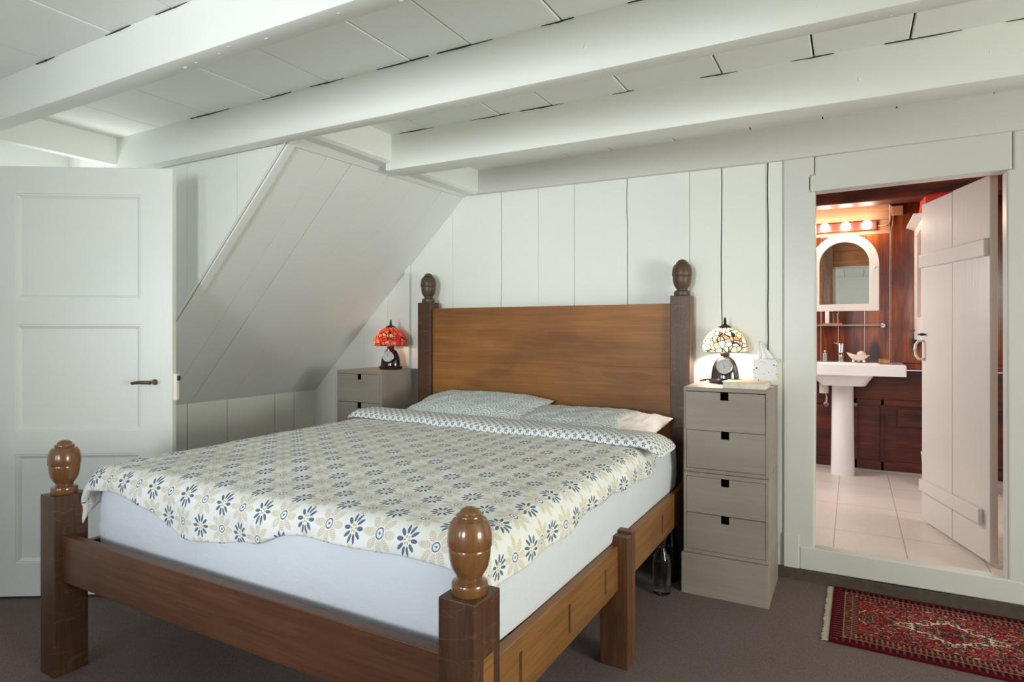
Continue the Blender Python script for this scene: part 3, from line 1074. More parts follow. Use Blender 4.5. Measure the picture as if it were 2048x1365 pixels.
for i in range(3):
    for j in range(7):
        if not solid_cell(i, j):
            continue
        for k in (0, 1):
            b.faces.new([V[i, j, k], V[i + 1, j, k], V[i + 1, j + 1, k], V[i, j + 1, k]])
        for di, dj, e in ((-1, 0, ((i, j), (i, j + 1))), (1, 0, ((i + 1, j), (i + 1, j + 1))), (0, -1, ((i, j), (i + 1, j))), (0, 1, ((i, j + 1), (i + 1, j + 1)))):
            if not solid_cell(i + di, j + dj):
                b.faces.new([V[(*e[0], 0)], V[(*e[1], 0)], V[(*e[1], 1)], V[(*e[0], 1)]])
bmesh.ops.transform(b, matrix=DM, verts=b.verts[:])
obj('door_frame', b, M['paint_door'], door, bevel=0.003)
for z0, z1 in pz:
    b = B()
    m = 0.020
    # sloping moulding down to the sunk panel
    o = [(pu0, 0.003, z0), (pu1, 0.003, z0), (pu1, 0.003, z1), (pu0, 0.003, z1)]
    o2 = [(pu0 + .006, 0.003, z0 + .006), (pu1 - .006, .003, z0 + .006), (pu1 - .006, .003, z1 - .006), (pu0 + .006, .003, z1 - .006)]
    i_ = [(pu0 + m, .013, z0 + m), (pu1 - m, .013, z0 + m), (pu1 - m, .013, z1 - m), (pu0 + m, .013, z1 - m)]
    r = [(pu0 + m, .030, z0 + m), (pu1 - m, .030, z0 + m), (pu1 - m, .030, z1 - m), (pu0 + m, .030, z1 - m)]
    loops = [[b.verts.new(p) for p in L] for L in (o, o2, i_)]
    for A, Bq in zip(loops, loops[1:]):
        for k in range(4):
            j = (k + 1) % 4
            b.faces.new((A[k], A[j], Bq[j], Bq[k]))
    b.faces.new(loops[-1])
    back = [b.verts.new(p) for p in [(pu0, .03, z0), (pu1, .03, z0), (pu1, .03, z1), (pu0, .03, z1)]]
    b.faces.new(back[::-1])
    for k in range(4):
        j = (k + 1) % 4
        b.faces.new((loops[0][j], loops[0][k], back[k], back[j]))
    bmesh.ops.transform(b, matrix=DM, verts=b.verts[:])
    obj('panel', b, M['paint_door'], door)
# lever handle
b = B()
lathe(b, [(0, .014), (.006, .014), (.008, .011), (.03, .008), (.05, .008)], (0, 0, 0), 20, M=DM @ Matrix.Translation((.082, 0, 1.046)) @ Matrix.Rotation(PI / 2, 4, 'X'))
tube(b, [(.080, -.048, 1.046), (.10, -.051, 1.047), (.13, -.050, 1.048), (.155, -.047, 1.046), (.172, -.040, 1.043)], [.009, .0085, .008, .008, .007], 12, DM)
obj('door_handle', b, M['bronze'], door, smooth=40, label='bronze lever handle')
b = B()
lathe(b, [(0, .008), (.0012, .008)], (0, 0, 0), 16, M=DM @ Matrix.Translation((.078, 0, .990)) @ Matrix.Rotation(PI / 2, 4, 'X'))
box(b, .0735, .0825, -.0012, .001, .968, .990, DM)
obj('keyhole', b, M['black'], door, label='black keyhole')
b = B()
box(b, .056, .108, -.0015, .001, .925, 1.115, DM)
obj('lock_plate', b, M['paint_door'], door, bevel=.001)
b = B()
box(b, -.016, .002, .008, .036, .955, 1.085, DM)
lk = obj('latch_case', b, M['white_lacquer'], door, bevel=.002)
b = B()
box(b, -.026, -.014, .012, .030, 1.052, 1.075, DM)
obj('latch_bolt', b, M['black'], lk, bevel=.003, label='dark latch bolt')

# ------------------------------------------------------------------ plank door of the bathroom
hx, hy, fx, fy = 0.588, 3.765, 0.366, 4.452
ed = Vector((fx - hx, fy - hy, 0)).normalized()
en = Vector((-ed.y, ed.x, 0))          # facing left / bedroom
EW = math.hypot(fx - hx, fy - hy)
EM = Matrix(((ed.x, -en.x, 0, hx), (ed.y, -en.y, 0, hy), (0, 0, 1, 0), (0, 0, 0, 1)))
d2 = thing('door_2', 'old white plank door with two battens, open into the bathroom', 'door', (hx, hy, 0.155), structure=True)
for a0, a1, zt in ((0, .36, 2.062), (.364, EW, 2.058)):
    b = B()
    box(b, a0, a1, 0, .036, .157, zt, EM)
    obj('plank', b, M['paint_old'], d2, bevel=.004)
for z0, z1 in ((1.665, 1.752), (.330, .408)):
    b = B()
    a0 = .004 if z0 > 1 else .055
    prism(b, [(a0, -.024, z0), (EW - .012, -.024, z0 + .008), (EW - .012, -.024, z1 - .002), (a0, -.024, z1)], (0, .024, 0), EM)
    obj('batten', b, M['paint_old'], d2, bevel=.006)
b = B()
tube(b, [(EW - .03, -.004, 1.235), (EW - .026, -.030, 1.235), (EW - .022, -.042, 1.215), (EW - .02, -.046, 1.185), (EW - .022, -.042, 1.150), (EW - .026, -.028, 1.128), (EW - .03, -.002, 1.126)], .008, 10, EM)
obj('door_handle', b, M['white_lacquer'], d2, smooth=50)
b = B()
tube(b, [(EW - .06, -.010, 1.275), (EW + .020, -.010, 1.275)], .005, 8, EM)
lathe(b, [(0, .007), (.012, .009), (.018, .006)], (0, 0, 0), 12, M=EM @ Matrix.Translation((EW - .045, -.01, 1.275)) @ Matrix.Rotation(PI / 2, 4, 'X'))
obj('door_bolt', b, M['black'], d2, smooth=40, label='black sliding bolt')

# ------------------------------------------------------------------ the bed
bed = thing('double_bed', 'dark oak double bed with turned finials on its four posts', 'bed', (-1.73, 2.33, 0))
FIN = [(0, .0425), (.003, .0440), (.022, .0440), (.026, .0425), (.029, .036), (.032, .0295), (.036, .0290), (.040, .0305), (.048, .0365), (.064, .0450), (.082, .0490), (.100, .0508), (.1085, .0508),
       (.110, .0500), (.1105, .0522), (.114, .0540), (.130, .0540), (.146, .0525), (.158, .0495), (.168, .0450), (.174, .0405), (.1765, .0335), (.179, .0315), (.182, .0330), (.185, .0325), (.1875, .0290), (.1885, .0255), (.192, .0245), (.198, .0195), (.2025, .0110), (.204, 0)]


def post(x0, x1, y0, y1, h, fin):
    bm = B()
    box(bm, x0, x1, y0, y1, 0, h)
    p = obj('post', bm, M['oak_post'], bed, bevel=.003)
    bm = B()
    lathe(bm, FIN, ((x0 + x1) / 2, (y0 + y1) / 2, h), 48)
    obj('finial', bm, fin, p, smooth=30)
    return p


post(-.851, -.749, 1.180, 1.295, .675, M['finial'])
post(-2.704, -2.600, 1.180, 1.297, .675, M['finial'])
post(-.880, -.774, 3.392, 3.495, 1.490, M['finial_dark'])
post(-2.618, -2.512, 3.392, 3.495, 1.490, M['finial_dark'])
b = B()
# broad headboard made of three boards, planed flush
for z0, z1 in ((.36, .72), (.72, 1.09), (1.09, 1.449)):
    box(b, -2.515, -.877, 3.425, 3.468, z0, z1)
obj('headboard', b, M['oak'], bed, bevel=.0015)
b = B()
box(b, -2.602, -.849, 1.207, 1.240, .353, .526)
obj('foot_rail', b, M['oak_rail'], bed, bevel=.003)


def side_rail(xo, xi, sgn):
    bm = B()
    box(bm, min(xo, xi), max(xo, xi), 1.292, 2.312, .296, .468)
    box(bm, min(xo, xi), max(xo, xi), 2.318, 3.394, .296, .468)
    r = obj('side_rail', bm, M['oak_y'], bed, bevel=.003)
    for y in (1.476, 1.807, 2.134, 2.9):
        bm = B()
        box(bm, min(xo, xo + sgn * .0015), max(xo, xo + sgn * .0015), y - .006, y + .006, .335, .425)
        obj('tenon', bm, M['tenon'], r)


side_rail(-.790, -.822, 1)
side_rail(-2.672, -2.640, -1)
b = B()
box(b, -.863, -.749, 2.268, 2.312, 0, .506)
obj('middle_leg', b, M['oak_leg'], bed, bevel=.003)
b = B()
box(b, -.863, -.749, 2.319, 2.359, 0, .515)
obj('middle_leg', b, M['oak_leg'], bed, bevel=.003)
b = B()
box(b, -2.713, -2.60, 2.268, 2.312, 0, .506)
obj('middle_leg', b, M['oak_leg'], bed, bevel=.003)
b = B()
box(b, -2.713, -2.60, 2.319, 2.359, 0, .515)
obj('middle_leg', b, M['oak_leg'], bed, bevel=.003)
for k in range(11):
    b = B()
    y = 1.34 + k * .19
    box(b, -2.640, -.822, y, y + .09, .430, .448)
    obj('slat', b, M['slat'], bed, bevel=.002)
# tenon showing through the right foot post
b = B()
box(b, -.7500, -.7478, 1.216, 1.262, .40, .535)
obj('tenon', b, M['oak_y'], bed, bevel=.0005, label='pale tenon end in the right foot post')

# ------------------------------------------------------------------ mattress
MX0, MX1, MY0, MY1, MZ0, MZ1 = -2.585, -.816, 1.286, 3.385, .449, .742
b = B()
bmesh.ops.create_cube(b, size=1)
bmesh.ops.subdivide_edges(b, edges=b.edges[:], cuts=11, use_grid_fill=True)
for v in b.verts:
    x, y, z = v.co * 2
    # superellipsoid-like rounding of the long edges
    def sq(a, p):
        return math.copysign(abs(a) ** p, a)
    cx, cy, cz = (MX0 + MX1) / 2, (MY0 + MY1) / 2, (MZ0 + MZ1) / 2
    hx_, hy_, hz_ = (MX1 - MX0) / 2, (MY1 - MY0) / 2, (MZ1 - MZ0) / 2
    X, Y, Z = x * hx_, y * hy_, z * hz_
    R = 0.075 if z > -0.2 else 0.038
    q = Vector((max(-hx_ + R, min(hx_ - R, X)), max(-hy_ + R, min(hy_ - R, Y)), max(-hz_ + R, min(hz_ - R, Z))))
    # spread grid so that edges receive vertices
    d = Vector((X, Y, Z)) - q
    if d.length > 1e-6:
        mx = max(abs(d.x), abs(d.y), abs(d.z))
        d = d.normalized() * R * (mx / R if mx < R else 1)
    co = q + d
    side = 1 - abs(z)
    bulge = .012 * side
    if abs(x) > .97:
        co.x += math.copysign(bulge, x)
    if abs(y) > .97:
        co.y += math.copysign(bulge * .6, y)
    n = noise.noise(Vector((co.x * 3, co.y * 3, co.z * 6))) * .006
    co += Vector((0, 0, n)) if abs(z) > .9 else Vector((n, n, 0))
    v.co = co + Vector((cx, cy, cz))
lo = min(v.co.z for v in b.verts)
for v in b.verts:
    if v.co.z < MZ0 + .004:
        v.co.z = MZ0 + .0005
mat = tag(obj('mattress', b, M['sheet'], smooth=60, subsurf=2), 'thick mattress in a white fitted sheet on the oak bed', 'mattress')


# ------------------------------------------------------------------ duvet, laid over the rounded mattress
def drape(d, r):
    """arc length d past the edge -> (outward, drop)"""
    if d <= 0:
        return d, 0.0
    L = r * PI / 2
    if d < L:
        a = d / r
        return r * math.sin(a), r * (1 - math.cos(a))
    return r + (d - L) * 0.02, r + (d - L)


DT = 0.772      # upper face of the duvet
XL, XR, YF = MX0 + .045, MX1 - .045, MY0 + .055


def foot_over(s):
    """overhang of the foot hem measured along the cloth"""
    pts = [(-2.64, .10), (-2.56, .115), (-2.40, .110), (-2.28, .118), (-2.16, .140), (-2.06, .180), (-1.95, .205), (-1.80, .195), (-1.62, .165), (-1.47, .118), (-1.38, .112), (-1.15, .110), (-.93, .100), (-.70, .13)]
    for (a, p), (c, q) in zip(pts, pts[1:]):
        if s <= c:
            f = max(0, (s - a) / (c - a))
            f = f * f * (3 - 2 * f)
            return p + (q - p) * f
    return pts[-1][1]


def puff(x, y):
    return .012 * noise.noise(Vector((x * 2.2, y * 2.0, 3))) + .006 * noise.noise(Vector((x * 6, y * 5, 9)))


def side_over(v):
    return .150 + .018 * math.sin(v * 5.0) + .012 * noise.noise(Vector((v * 4, 2, 7)))


b = B()
uvl = b.loops.layers.uv.new('UVMap')
NS, NV = 96, 110
ov_l, y_head = .135, 2.80
grid = []
for j in range(NV + 1):
    row = []
    g = j / NV
    for i in range(NS + 1):
        f = i / NS
        v0 = g
        vv_guess = YF + (y_head - YF) * g
        sl = XL - ov_l - .02 * math.sin(vv_guess * 3)
        sr = XR + side_over(vv_guess)
        s = sl + (sr - sl) * f
        vmin = YF - foot_over(s)
        v = vmin + (y_head - vmin) * g
        ox, dzx = drape(s - XR, .065)
        if s < XL:
            o2_, dzx = drape(XL - s, .065)
            X = XL - o2_
        else:
            X = XR + ox if s > XR else s
        oy, dzy = drape(YF - v, .060)
        Y = YF - oy if v < YF else v
        drop = math.hypot(dzx, dzy) if dzx and dzy else dzx + dzy
        Z = DT + puff(s, v) * (1 if drop < .03 else .4) - drop
        # loose cloth at the left foot corner hangs lower and folds
        if s < XL and v < YF + .12:
            Z -= .13 * min(1, (XL - s) / .13) * min(1, (YF + .12 - v) / .2)
        if drop > .05:
            wv = .008 * math.sin(v * 22 + s * 9)
            if dzx > dzy:
                X += wv * (1 if s > XR else -1)
            else:
                Y -= .007 * math.sin(s * 19)
        # gentle crown: duvet fuller in the middle
        Z += .016 * math.sin(PI * max(0, min(1, (s - XL) / (XR - XL)))) * math.sin(PI * max(0, min(1, (v - YF) / (2.9 - YF))))
        row.append((b.verts.new((X, Y, Z)), s, v))
    grid.append(row)
for j in range(NV):
    for i in range(NS):
        q = (grid[j][i], grid[j][i + 1], grid[j + 1][i + 1], grid[j + 1][i])
        fc = b.faces.new([k[0] for k in q])
        for lp, k in zip(fc.loops, q):
            lp[uvl].uv = (k[1] + 4.0, k[2])
duv = obj('duvet', b, M['duvet'], smooth=60, solid=.022, subsurf=1)
tag(duv, 'white duvet printed with navy flowers and beige leaves, spread over the mattress', 'duvet')

# turned-down top of the duvet showing the small tulip print
b = B()
uvl = b.loops.layers.uv.new('UVMap')
prof = [(0.27, -.022), (0.28, -.004), (.26, .010), (.20, .018), (.13, .022), (.06, .022), (.02, .018), (-.002, .008), (-.010, -.004), (-.006, -.014), (.02, -.018), (.08, -.018), (.17, -.020), (.24, -.022)]
arc = [0]
for p, q in zip(prof, prof[1:] + prof[:1]):
    arc.append(arc[-1] + math.hypot(q[0] - p[0], q[1] - p[1]))
NS2 = 90
rings = []
for i in range(NS2 + 1):
    f = i / NS2
    s = (XL - .115) + (XR + .185 - XL + .115) * f
    yf = 2.725 - .115 * ((s + 2.6) / 1.8) + .012 * noise.noise(Vector((s * 4, 0, 2)))
    if s > XR:
        o_, dz = drape((s - XR), .16)
        X = XR + o_
    elif s < XL:
        o_, dz = drape(XL - s, .09)
        X = XL - o_
    else:
        X, dz = s, 0
    end = min(f, 1 - f) * NS2
    sh = 1.0 if end >= 4 else (0.25 + .75 * math.sqrt(end / 4))
    ring = []
    for k, (py, pz_) in enumerate(prof):
        w = .006 * noise.noise(Vector((s * 7, py * 9, 4)))
        ring.append((b.verts.new((X, yf + py, DT + .034 + pz_ * sh * 1.25 - dz * .55 + w + puff(s, yf + py) * .7)), s, arc[k]))
    rings.append(ring)
n = len(prof)
for A, Q in zip(rings, rings[1:]):
    for k in range(n):
        j = (k + 1) % n
        fc = b.faces.new((A[k][0], A[j][0], Q[j][0], Q[k][0]))
        ua = (A[k][2], arc[k + 1], arc[k + 1], Q[k][2])
        for lp, c_, a_ in zip(fc.loops, (A[k], A[j], Q[j], Q[k]), ua):
            lp[uvl].uv = (c_[1] + 4, a_)
b.faces.new([x[0] for x in rings[0]][::-1])
b.faces.new([x[0] for x in rings[-1]])
WL_d = WL[duv.name]
obj('turned_down_fold', b, M['fold'], duv, smooth=60, subsurf=1, label='turned-down edge with small navy tulips on white')


# ------------------------------------------------------------------ pillows
def pillow_mesh(cx, cy, cz, lx, ly, th, tilt, rz, seed, p=3.2):
    bm = B()
    uv = bm.loops.layers.uv.new('UVMap')
    n, m = 40, 26
    T = Matrix.Translation((cx, cy, cz)) @ Matrix.Rotation(math.radians(rz), 4, 'Z') @ Matrix.Rotation(math.radians(tilt), 4, 'X')
    sheets = []
    for sgn in (1, -1):
        g = []
        for j in range(m + 1):
            r = []
            for i in range(n + 1):
                a, c = 2 * i / n - 1, 2 * j / m - 1
                if sgn == -1 and (i in (0, n) or j in (0, m)):
                    r.append(sheets[0][j][i])
                    continue
                hgt = (1 - abs(a) ** p) ** .55 * (1 - abs(c) ** 2.6) ** .6
                pin = 1 - .06 * (abs(c) ** 2) * (1 - abs(a)) - 0
                x = a * lx / 2 * (1 - .05 * (1 - abs(c)) * abs(a))
                y = c * ly / 2 * (1 - .07 * (1 - abs(a)) * abs(c))
                wr = .010 * noise.noise(Vector((a * 4 + seed, c * 3, sgn))) * (hgt + .1) + .006 * noise.noise(Vector((a * 9 + seed, c * 8, sgn + 3))) * (hgt + .15)
                z = sgn * (th / 2) * hgt * (1.1 if sgn > 0 else .75) + wr
                v = bm.verts.new(T @ Vector((x, y, z)))
                r.append((v, x, y))
            g.append(r)
        sheets.append(g)
        for j in range(m):
            for i in range(n):
                q = (g[j][i], g[j][i + 1], g[j + 1][i + 1], g[j + 1][i])
                if sgn < 0:
                    q = q[::-1]
                fc = bm.faces.new([k[0] for k in q])
                for lp, k in zip(fc.loops, q):
                    lp[uv].uv = (k[1] + 2, k[2] + 2)
    return bm


p1 = obj('pillow', pillow_mesh(-1.995, 3.13, .822, .86, .52, .15, 12, 0, 1), M['pillow'], smooth=70, subsurf=1)
tag(p1, 'plump grey-green scallop-print pillow, the left one against the headboard', 'pillow', 'pillows on the bed')
p2 = obj('pillow', pillow_mesh(-1.325, 3.13, .795, .64, .50, .11, 8, -1, 7, 7.0), M['pillow'], smooth=70, subsurf=1)
tag(p2, 'flatter grey-green scallop-print pillow on the right, its white filling showing', 'pillow', 'pillows on the bed')
ip = obj('inner_pillow', pillow_mesh(-1.045, 3.135, .792, .38, .45, .092, 8, -3, 13, 3.0), M['inner'], p2, smooth=70, subsurf=1, label='white inner pillow showing at the open end')


# ------------------------------------------------------------------ bedside chests of drawers
def stand(x0, x1, yf, yb, zt, label, base=True, shift=(0, 0, 0, 0)):
    st = thing('bedside_chest', label, 'chest of drawers', ((x0 + x1) / 2, (yf + yb) / 2, 0), 'bedside chests of drawers')
    t = .014
    b = B()
    if base:
        box(b, x0 - .008, x1 + .001, yf - .014, yb, 0, .200)
    else:
        box(b, x0, x1, yf, yb, 0, .200)
    obj('plinth', b, M['stand'], st, bevel=.002)
    z0 = .201
    zm = (zt + z0) / 2 - .010
    k = 0
    for a, c in ((z0, zm - .001), (zm + .001, zt)):
        b = B()
        box(b, x0, x0 + t, yf, yb, a, c)
        box(b, x1 - t, x1, yf, yb, a, c)
        box(b, x0 + t, x1 - t, yf, yb, c - .020, c)
        box(b, x0 + t, x1 - t, yf, yb, a, a + .018)
        box(b, x0 + t, x1 - t, yb - .008, yb, a + .018, c - .02)
        obj('carcass', b, M['stand'], st, bevel=.0015)
        h = (c - a - .038) / 2
        for q in (1, 0):
            d0 = a + .018 + q * h + .0015
            d1 = d0 + h - .003
            s = shift[k]
            k += 1
            b = B()
            xm = (x0 + x1) / 2
            u0, u1 = x0 + t + .0015, x1 - t - .0015
            y = yf + .001 - s
            prism(b, [(u0, y, d0), (u1, y, d0), (u1, y, d1), (xm + .019, y, d1), (xm + .019, y, d1 - .037), (xm - .019, y, d1 - .037), (xm - .019, y, d1), (u0, y, d1)], (0, .013, 0))
            if s:
                for v in b.verts:
                    v.co.y += (d0 - v.co.z) * .05
            dr = obj('drawer', b, M['stand'], st, bevel=.001)
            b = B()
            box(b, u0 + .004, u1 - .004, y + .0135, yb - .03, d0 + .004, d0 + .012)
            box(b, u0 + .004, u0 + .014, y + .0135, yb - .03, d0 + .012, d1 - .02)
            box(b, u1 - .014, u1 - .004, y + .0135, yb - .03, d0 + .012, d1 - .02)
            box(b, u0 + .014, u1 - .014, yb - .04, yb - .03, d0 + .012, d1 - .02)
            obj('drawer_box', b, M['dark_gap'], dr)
    return st


stand(-.736, -.342, 3.095, 3.49, 1.020, 'grey-washed chest of four drawers right of the headboard, by the bathroom doorway', True, (0, 0, .010, 0))
stand(-3.105, -2.709, 3.125, 3.515, 1.026, 'grey-washed chest of drawers left of the headboard, under the sloped ceiling', True, (0, 0, 0, 0))


# ------------------------------------------------------------------ stained-glass lamps with a clock in the base
def text_mesh(body, size):
    cu = bpy.data.curves.new('numeral', 'FONT')
    cu.body = body
    cu.size = size
    cu.align_x = 'CENTER'
    cu.align_y = 'CENTER'
    cu.extrude = .0002
    o = bpy.data.objects.new('numeral', cu)
    C.objects.link(o)
    dg = bpy.context.evaluated_depsgraph_get()
    me = bpy.data.meshes.new_from_object(o.evaluated_get(dg))
    bpy.data.objects.remove(o)
    bpy.data.curves.remove(cu)
    return me


def clock_lamp(x, y, z, turn, label, shade_mat, base_mat, lamp_col, power, hour, minute, cord_dir):
    L = thing('table_lamp', label, 'lamp', (x, y, z), 'stained-glass bedside lamps')
    T = Matrix.Translation((x, y, z)) @ Matrix.Rotation(math.radians(turn), 4, 'Z')
    b = B()
    lathe(b, [(0, .076), (.004, .080), (.014, .081), (.022, .078), (.026, .071), (.040, .070), (.060, .068), (.085, .063), (.108, .054), (.126, .042), (.138, .029), (.146, .020)], (0, 0, 0), 48, 1.0, .72, T)
    # front swell that carries the dial
    sphere_T = T @ Matrix.Translation((0, -.028, .086)) @ Matrix.Rotation(math.radians(-16), 4, 'X') @ Matrix.Diagonal((1, .62, 1.05, 1))
    vs = sphere(b, (0, 0, 0), .049)
    bmesh.ops.transform(b, matrix=sphere_T, verts=vs)
    base = obj('base', b, base_mat, L, smooth=40)
    b = B()
    lathe(b, [(.010, .083), (.012, .0845), (.020, .0845), (.023, .080)], (0, 0, 0), 48, 1.0, .72, T)
    obj('base_ring', b, base_mat, base, smooth=40)
    # dial
    F = T @ Matrix.Translation((0, -.0620, .091)) @ Matrix.Rotation(math.radians(-14), 4, 'X') @ Matrix.Rotation(PI / 2, 4, 'X')
    b = B()
    lathe(b, [(-.014, .041), (.000, .041), (.003, .0405), (.0042, .0385), (.003, .037), (.0025, .0365)], (0, 0, 0), 40, M=F)
    obj('bezel', b, M['steel'], L, smooth=40)
    b = B()
    lathe(b, [(-.002, .0372), (.0022, .0372)], (0, 0, 0), 40, M=F)
    dial = obj('clock_dial', b, M['dial'], L, smooth=30)
    b = B()
    for h in range(1, 13):
        a = PI / 2 - h * PI / 6
        me = text_mesh(str(h), .0105)
        me.transform(F @ Matrix.Translation((.0285 * math.cos(a), .0285 * math.sin(a), .0024)))
        b.from_mesh(me)
        bpy.data.meshes.remove(me)
    for k in range(60):
        a = k * PI / 30
        box(b, .0345, .0358 if k % 5 else .0362, -.0002, .0002, .0022, .0025, F @ Matrix.Rotation(a, 4, 'Z'))
    obj('numerals', b, M['black'], dial)
    for nm, ang, ln, wd in (('hour_hand', PI / 2 - (hour + minute / 60) * PI / 6, .017, .0011), ('minute_hand', PI / 2 - minute * PI / 30, .026, .0008)):
        b = B()
        prism(b, [(-.004, -wd, .0028), (ln * .7, -wd, .0028), (ln, 0, .0028), (ln * .7, wd, .0028), (-.004, wd, .0028)], (0, 0, .0005), F @ Matrix.Rotation(ang, 4, 'Z'))
        obj(nm, b, M['black'], dial)
    # neck and fitting
    b = B()
    lathe(b, [(.140, .020), (.148, .024), (.160, .024), (.163, .018), (.180, .012), (.300, .005), (.306, .005)], (0, 0, 0), 24, M=T)
    obj('neck', b, M['lead'], L, smooth=40)
    # shade: domed stained glass
    b = B()
    pr = [(.168, .113), (.180, .1145), (.200, .1140), (.222, .109), (.243, .099), (.261, .085), (.276, .067), (.288, .046), (.296, .030)]
    rings = []
    n = 64
    for zz_, r in pr:
        rings.append([b.verts.new(T @ Vector((r * math.cos(2 * PI * i / n), r * math.sin(2 * PI * i / n), zz_ - (.004 * abs(math.cos(6 * PI * i / n)) if zz_ < .17 else 0)))) for i in range(n)])
    for p, q in zip(rings, rings[1:]):
        for i in range(n):
            j = (i + 1) % n
            b.faces.new((p[i], p[j], q[j], q[i]))
    sh = obj('lamp_shade', b, shade_mat, L, smooth=60)
    b = B()
    path = [T @ Vector((.1132 * math.cos(2 * PI * i / 48), .1132 * math.sin(2 * PI * i / 48), .1665)) for i in range(49)]
    tube(b, path, .0016, 6)
    obj('shade_rim', b, M['lead'], sh, smooth=50)
    b = B()
    lathe(b, [(.292, .034), (.296, .036), (.299, .032), (.306, .018), (.312, .008)], (0, 0, 0), 32, M=T)
    cap = obj('shade_cap', b, M['lead'], L, smooth=40)
    b = B()
    lathe(b, [(.310, .007), (.314, .009), (.318, .005), (.324, .0095), (.329, .0050), (.334, .0078), (.340, .0045), (.345, .0050), (.350, 0)], (0, 0, 0), 16, M=T)
    obj('lamp_finial', b, M['lead'], cap, smooth=30)
    # bulb under the shade
    b = B()
    sphere(b, (0, 0, 0), .020, u=16, v=10)
    bmesh.ops.transform(b, matrix=T @ Matrix.Translation((.045, 0, .215)), verts=b.verts[:])
    obj('bulb', b, M['frosted'], L, smooth=60)
    b = B()
    c0 = T @ Vector((-.05, .035, .012))
    cd = Vector(cord_dir)
    tube(b, [c0, c0 + cd * .04 + Vector((0, 0, .003)), c0 + cd * .075 + Vector((0, -.01, -.004)), c0 + cd * .085 + Vector((0, .02, -.007)), c0 + cd * .06 + Vector((0, .05, -.007))], .0032, 8)
    obj('cord', b, M['black'], L, smooth=50)
    l = bpy.data.lights.new('lamp_light', 'POINT')
    l.energy = power
    l.color = lamp_col
    l.shadow_soft_size = .022
    lo_ = bpy.data.objects.new('lamp_light', l)
    C.objects.link(lo_)
    lo_.location = T @ Vector((-.045, -.01, .215)) - Vector((x, y, z))
    lo_.parent = L
    return L


clock_lamp(-.592, 3.405, 1.0205, 6, 'lit cream and amber stained-glass lamp with a silver clock base, right of the bed', M['shade_cream'], M['clock_base_silver'], (1.0, 0.84, 0.70), 7.5, 5, 57, (-1, -.1, 0))
clock_lamp(-2.850, 3.385, 1.0265, 22, 'red stained-glass lamp with a dark clock base, left of the bed', M['shade_red'], M['clock_base_dark'], (1.0, 0.66, 0.42), 0.75, 10, 58, (-.6, .3, 0))

# ------------------------------------------------------------------ tissue box and book
tb = thing('tissue_box', 'white speckled cube tissue box beside the cream lamp', 'tissue box', (-.395, 3.435, 1.0205))
TBM = Matrix.Translation((-.395, 3.430, 1.0205)) @ Matrix.Rotation(math.radians(4), 4, 'Z')
b = B()
box(b, -.056, .056, -.056, .056, 0, .132, TBM)
obj('carton', b, M['speckle'], tb, bevel=.002)
b = B()
n = 14
g = []
for j in range(9):
    f = j / 8
    row = []
    for i in range(n + 1):
        a = i / n - .5
        wd_ = .082 * (1 - .75 * f ** 1.2)
        row.append(b.verts.new(TBM @ Vector((a * wd_ - .022 * f, .010 * math.sin(a * 16 + f * 2) * (1 - .5 * f), .128 + .095 * f - .030 * max(0, a) * f))))
    g.append(row)
for j in range(8):
    for i in range(n):
        b.faces.new((g[j][i], g[j][i + 1], g[j + 1][i + 1], g[j + 1][i]))
obj('tissue', b, M['tissue'], tb, smooth=60, solid=.001)

bk = thing('book', 'cream-coloured book lying flat on the front of the right bedside chest', 'book', (-.450, 3.16, 1.0205))
b = B()
z0 = 1.0205
BKM = Matrix.Translation((-.450, 3.16, z0)) @ Matrix.Rotation(math.radians(-2), 4, 'Z')
box(b, -.100, .100, -.072, .072, 0, .002, BKM)
box(b, -.100, .100, -.072, .072, .030, .032, BKM)
box(b, -.100, .100, .070, .072, .002, .030, BKM)
obj('cover', b, M['cover'], bk, bevel=.0006)
b = B()
box(b, -.096, .096, -.069, .0695, .0021, .0299, BKM)
obj('pages', b, M['paper'], bk, bevel=.001)

# ------------------------------------------------------------------ bottles on the carpet
bo = thing('glass_bottle', 'clear glass bottle with a white cap, on the carpet beside the bed', 'bottle', (-.825, 3.02, 0), 'bottles on the carpet')
b = B()
lathe(b, [(.001, .030), (.004, .041), (.012, .044), (.14, .044), (.165, .043), (.190, .036), (.215, .024), (.240, .018), (.285, .016), (.300, .016)], (-.825, 3.02, 0), 32)
obj('body', b, M['glass'], bo, smooth=50)
b = B()
lathe(b, [(.292, .0172), (.318, .0180), (.326, .012), (.328, 0)], (-.825, 3.02, 0), 24)
obj('cap', b, M['white_plastic'], bo, smooth=40, label='white cap')
bo2 = thing('glass_bottle', 'dark green bottle with a green cap, behind the clear bottle by the chest', 'bottle', (-.822, 3.20, 0), 'bottles on the carpet')
b = B()
lathe(b, [(.001, .030), (.004, .036), (.012, .038), (.17, .038), (.20, .034), (.235, .020), (.26, .015), (.31, .014), (.345, .014)], (-.822, 3.20, 0), 32)
obj('body', b, M['glass_green'], bo2, smooth=50)
b = B()
lathe(b, [(.338, .0165), (.372, .0165), (.376, .013), (.377, 0)], (-.822, 3.20, 0), 24)
obj('cap', b, M['green_cap'], bo2, smooth=40, label='green cap')

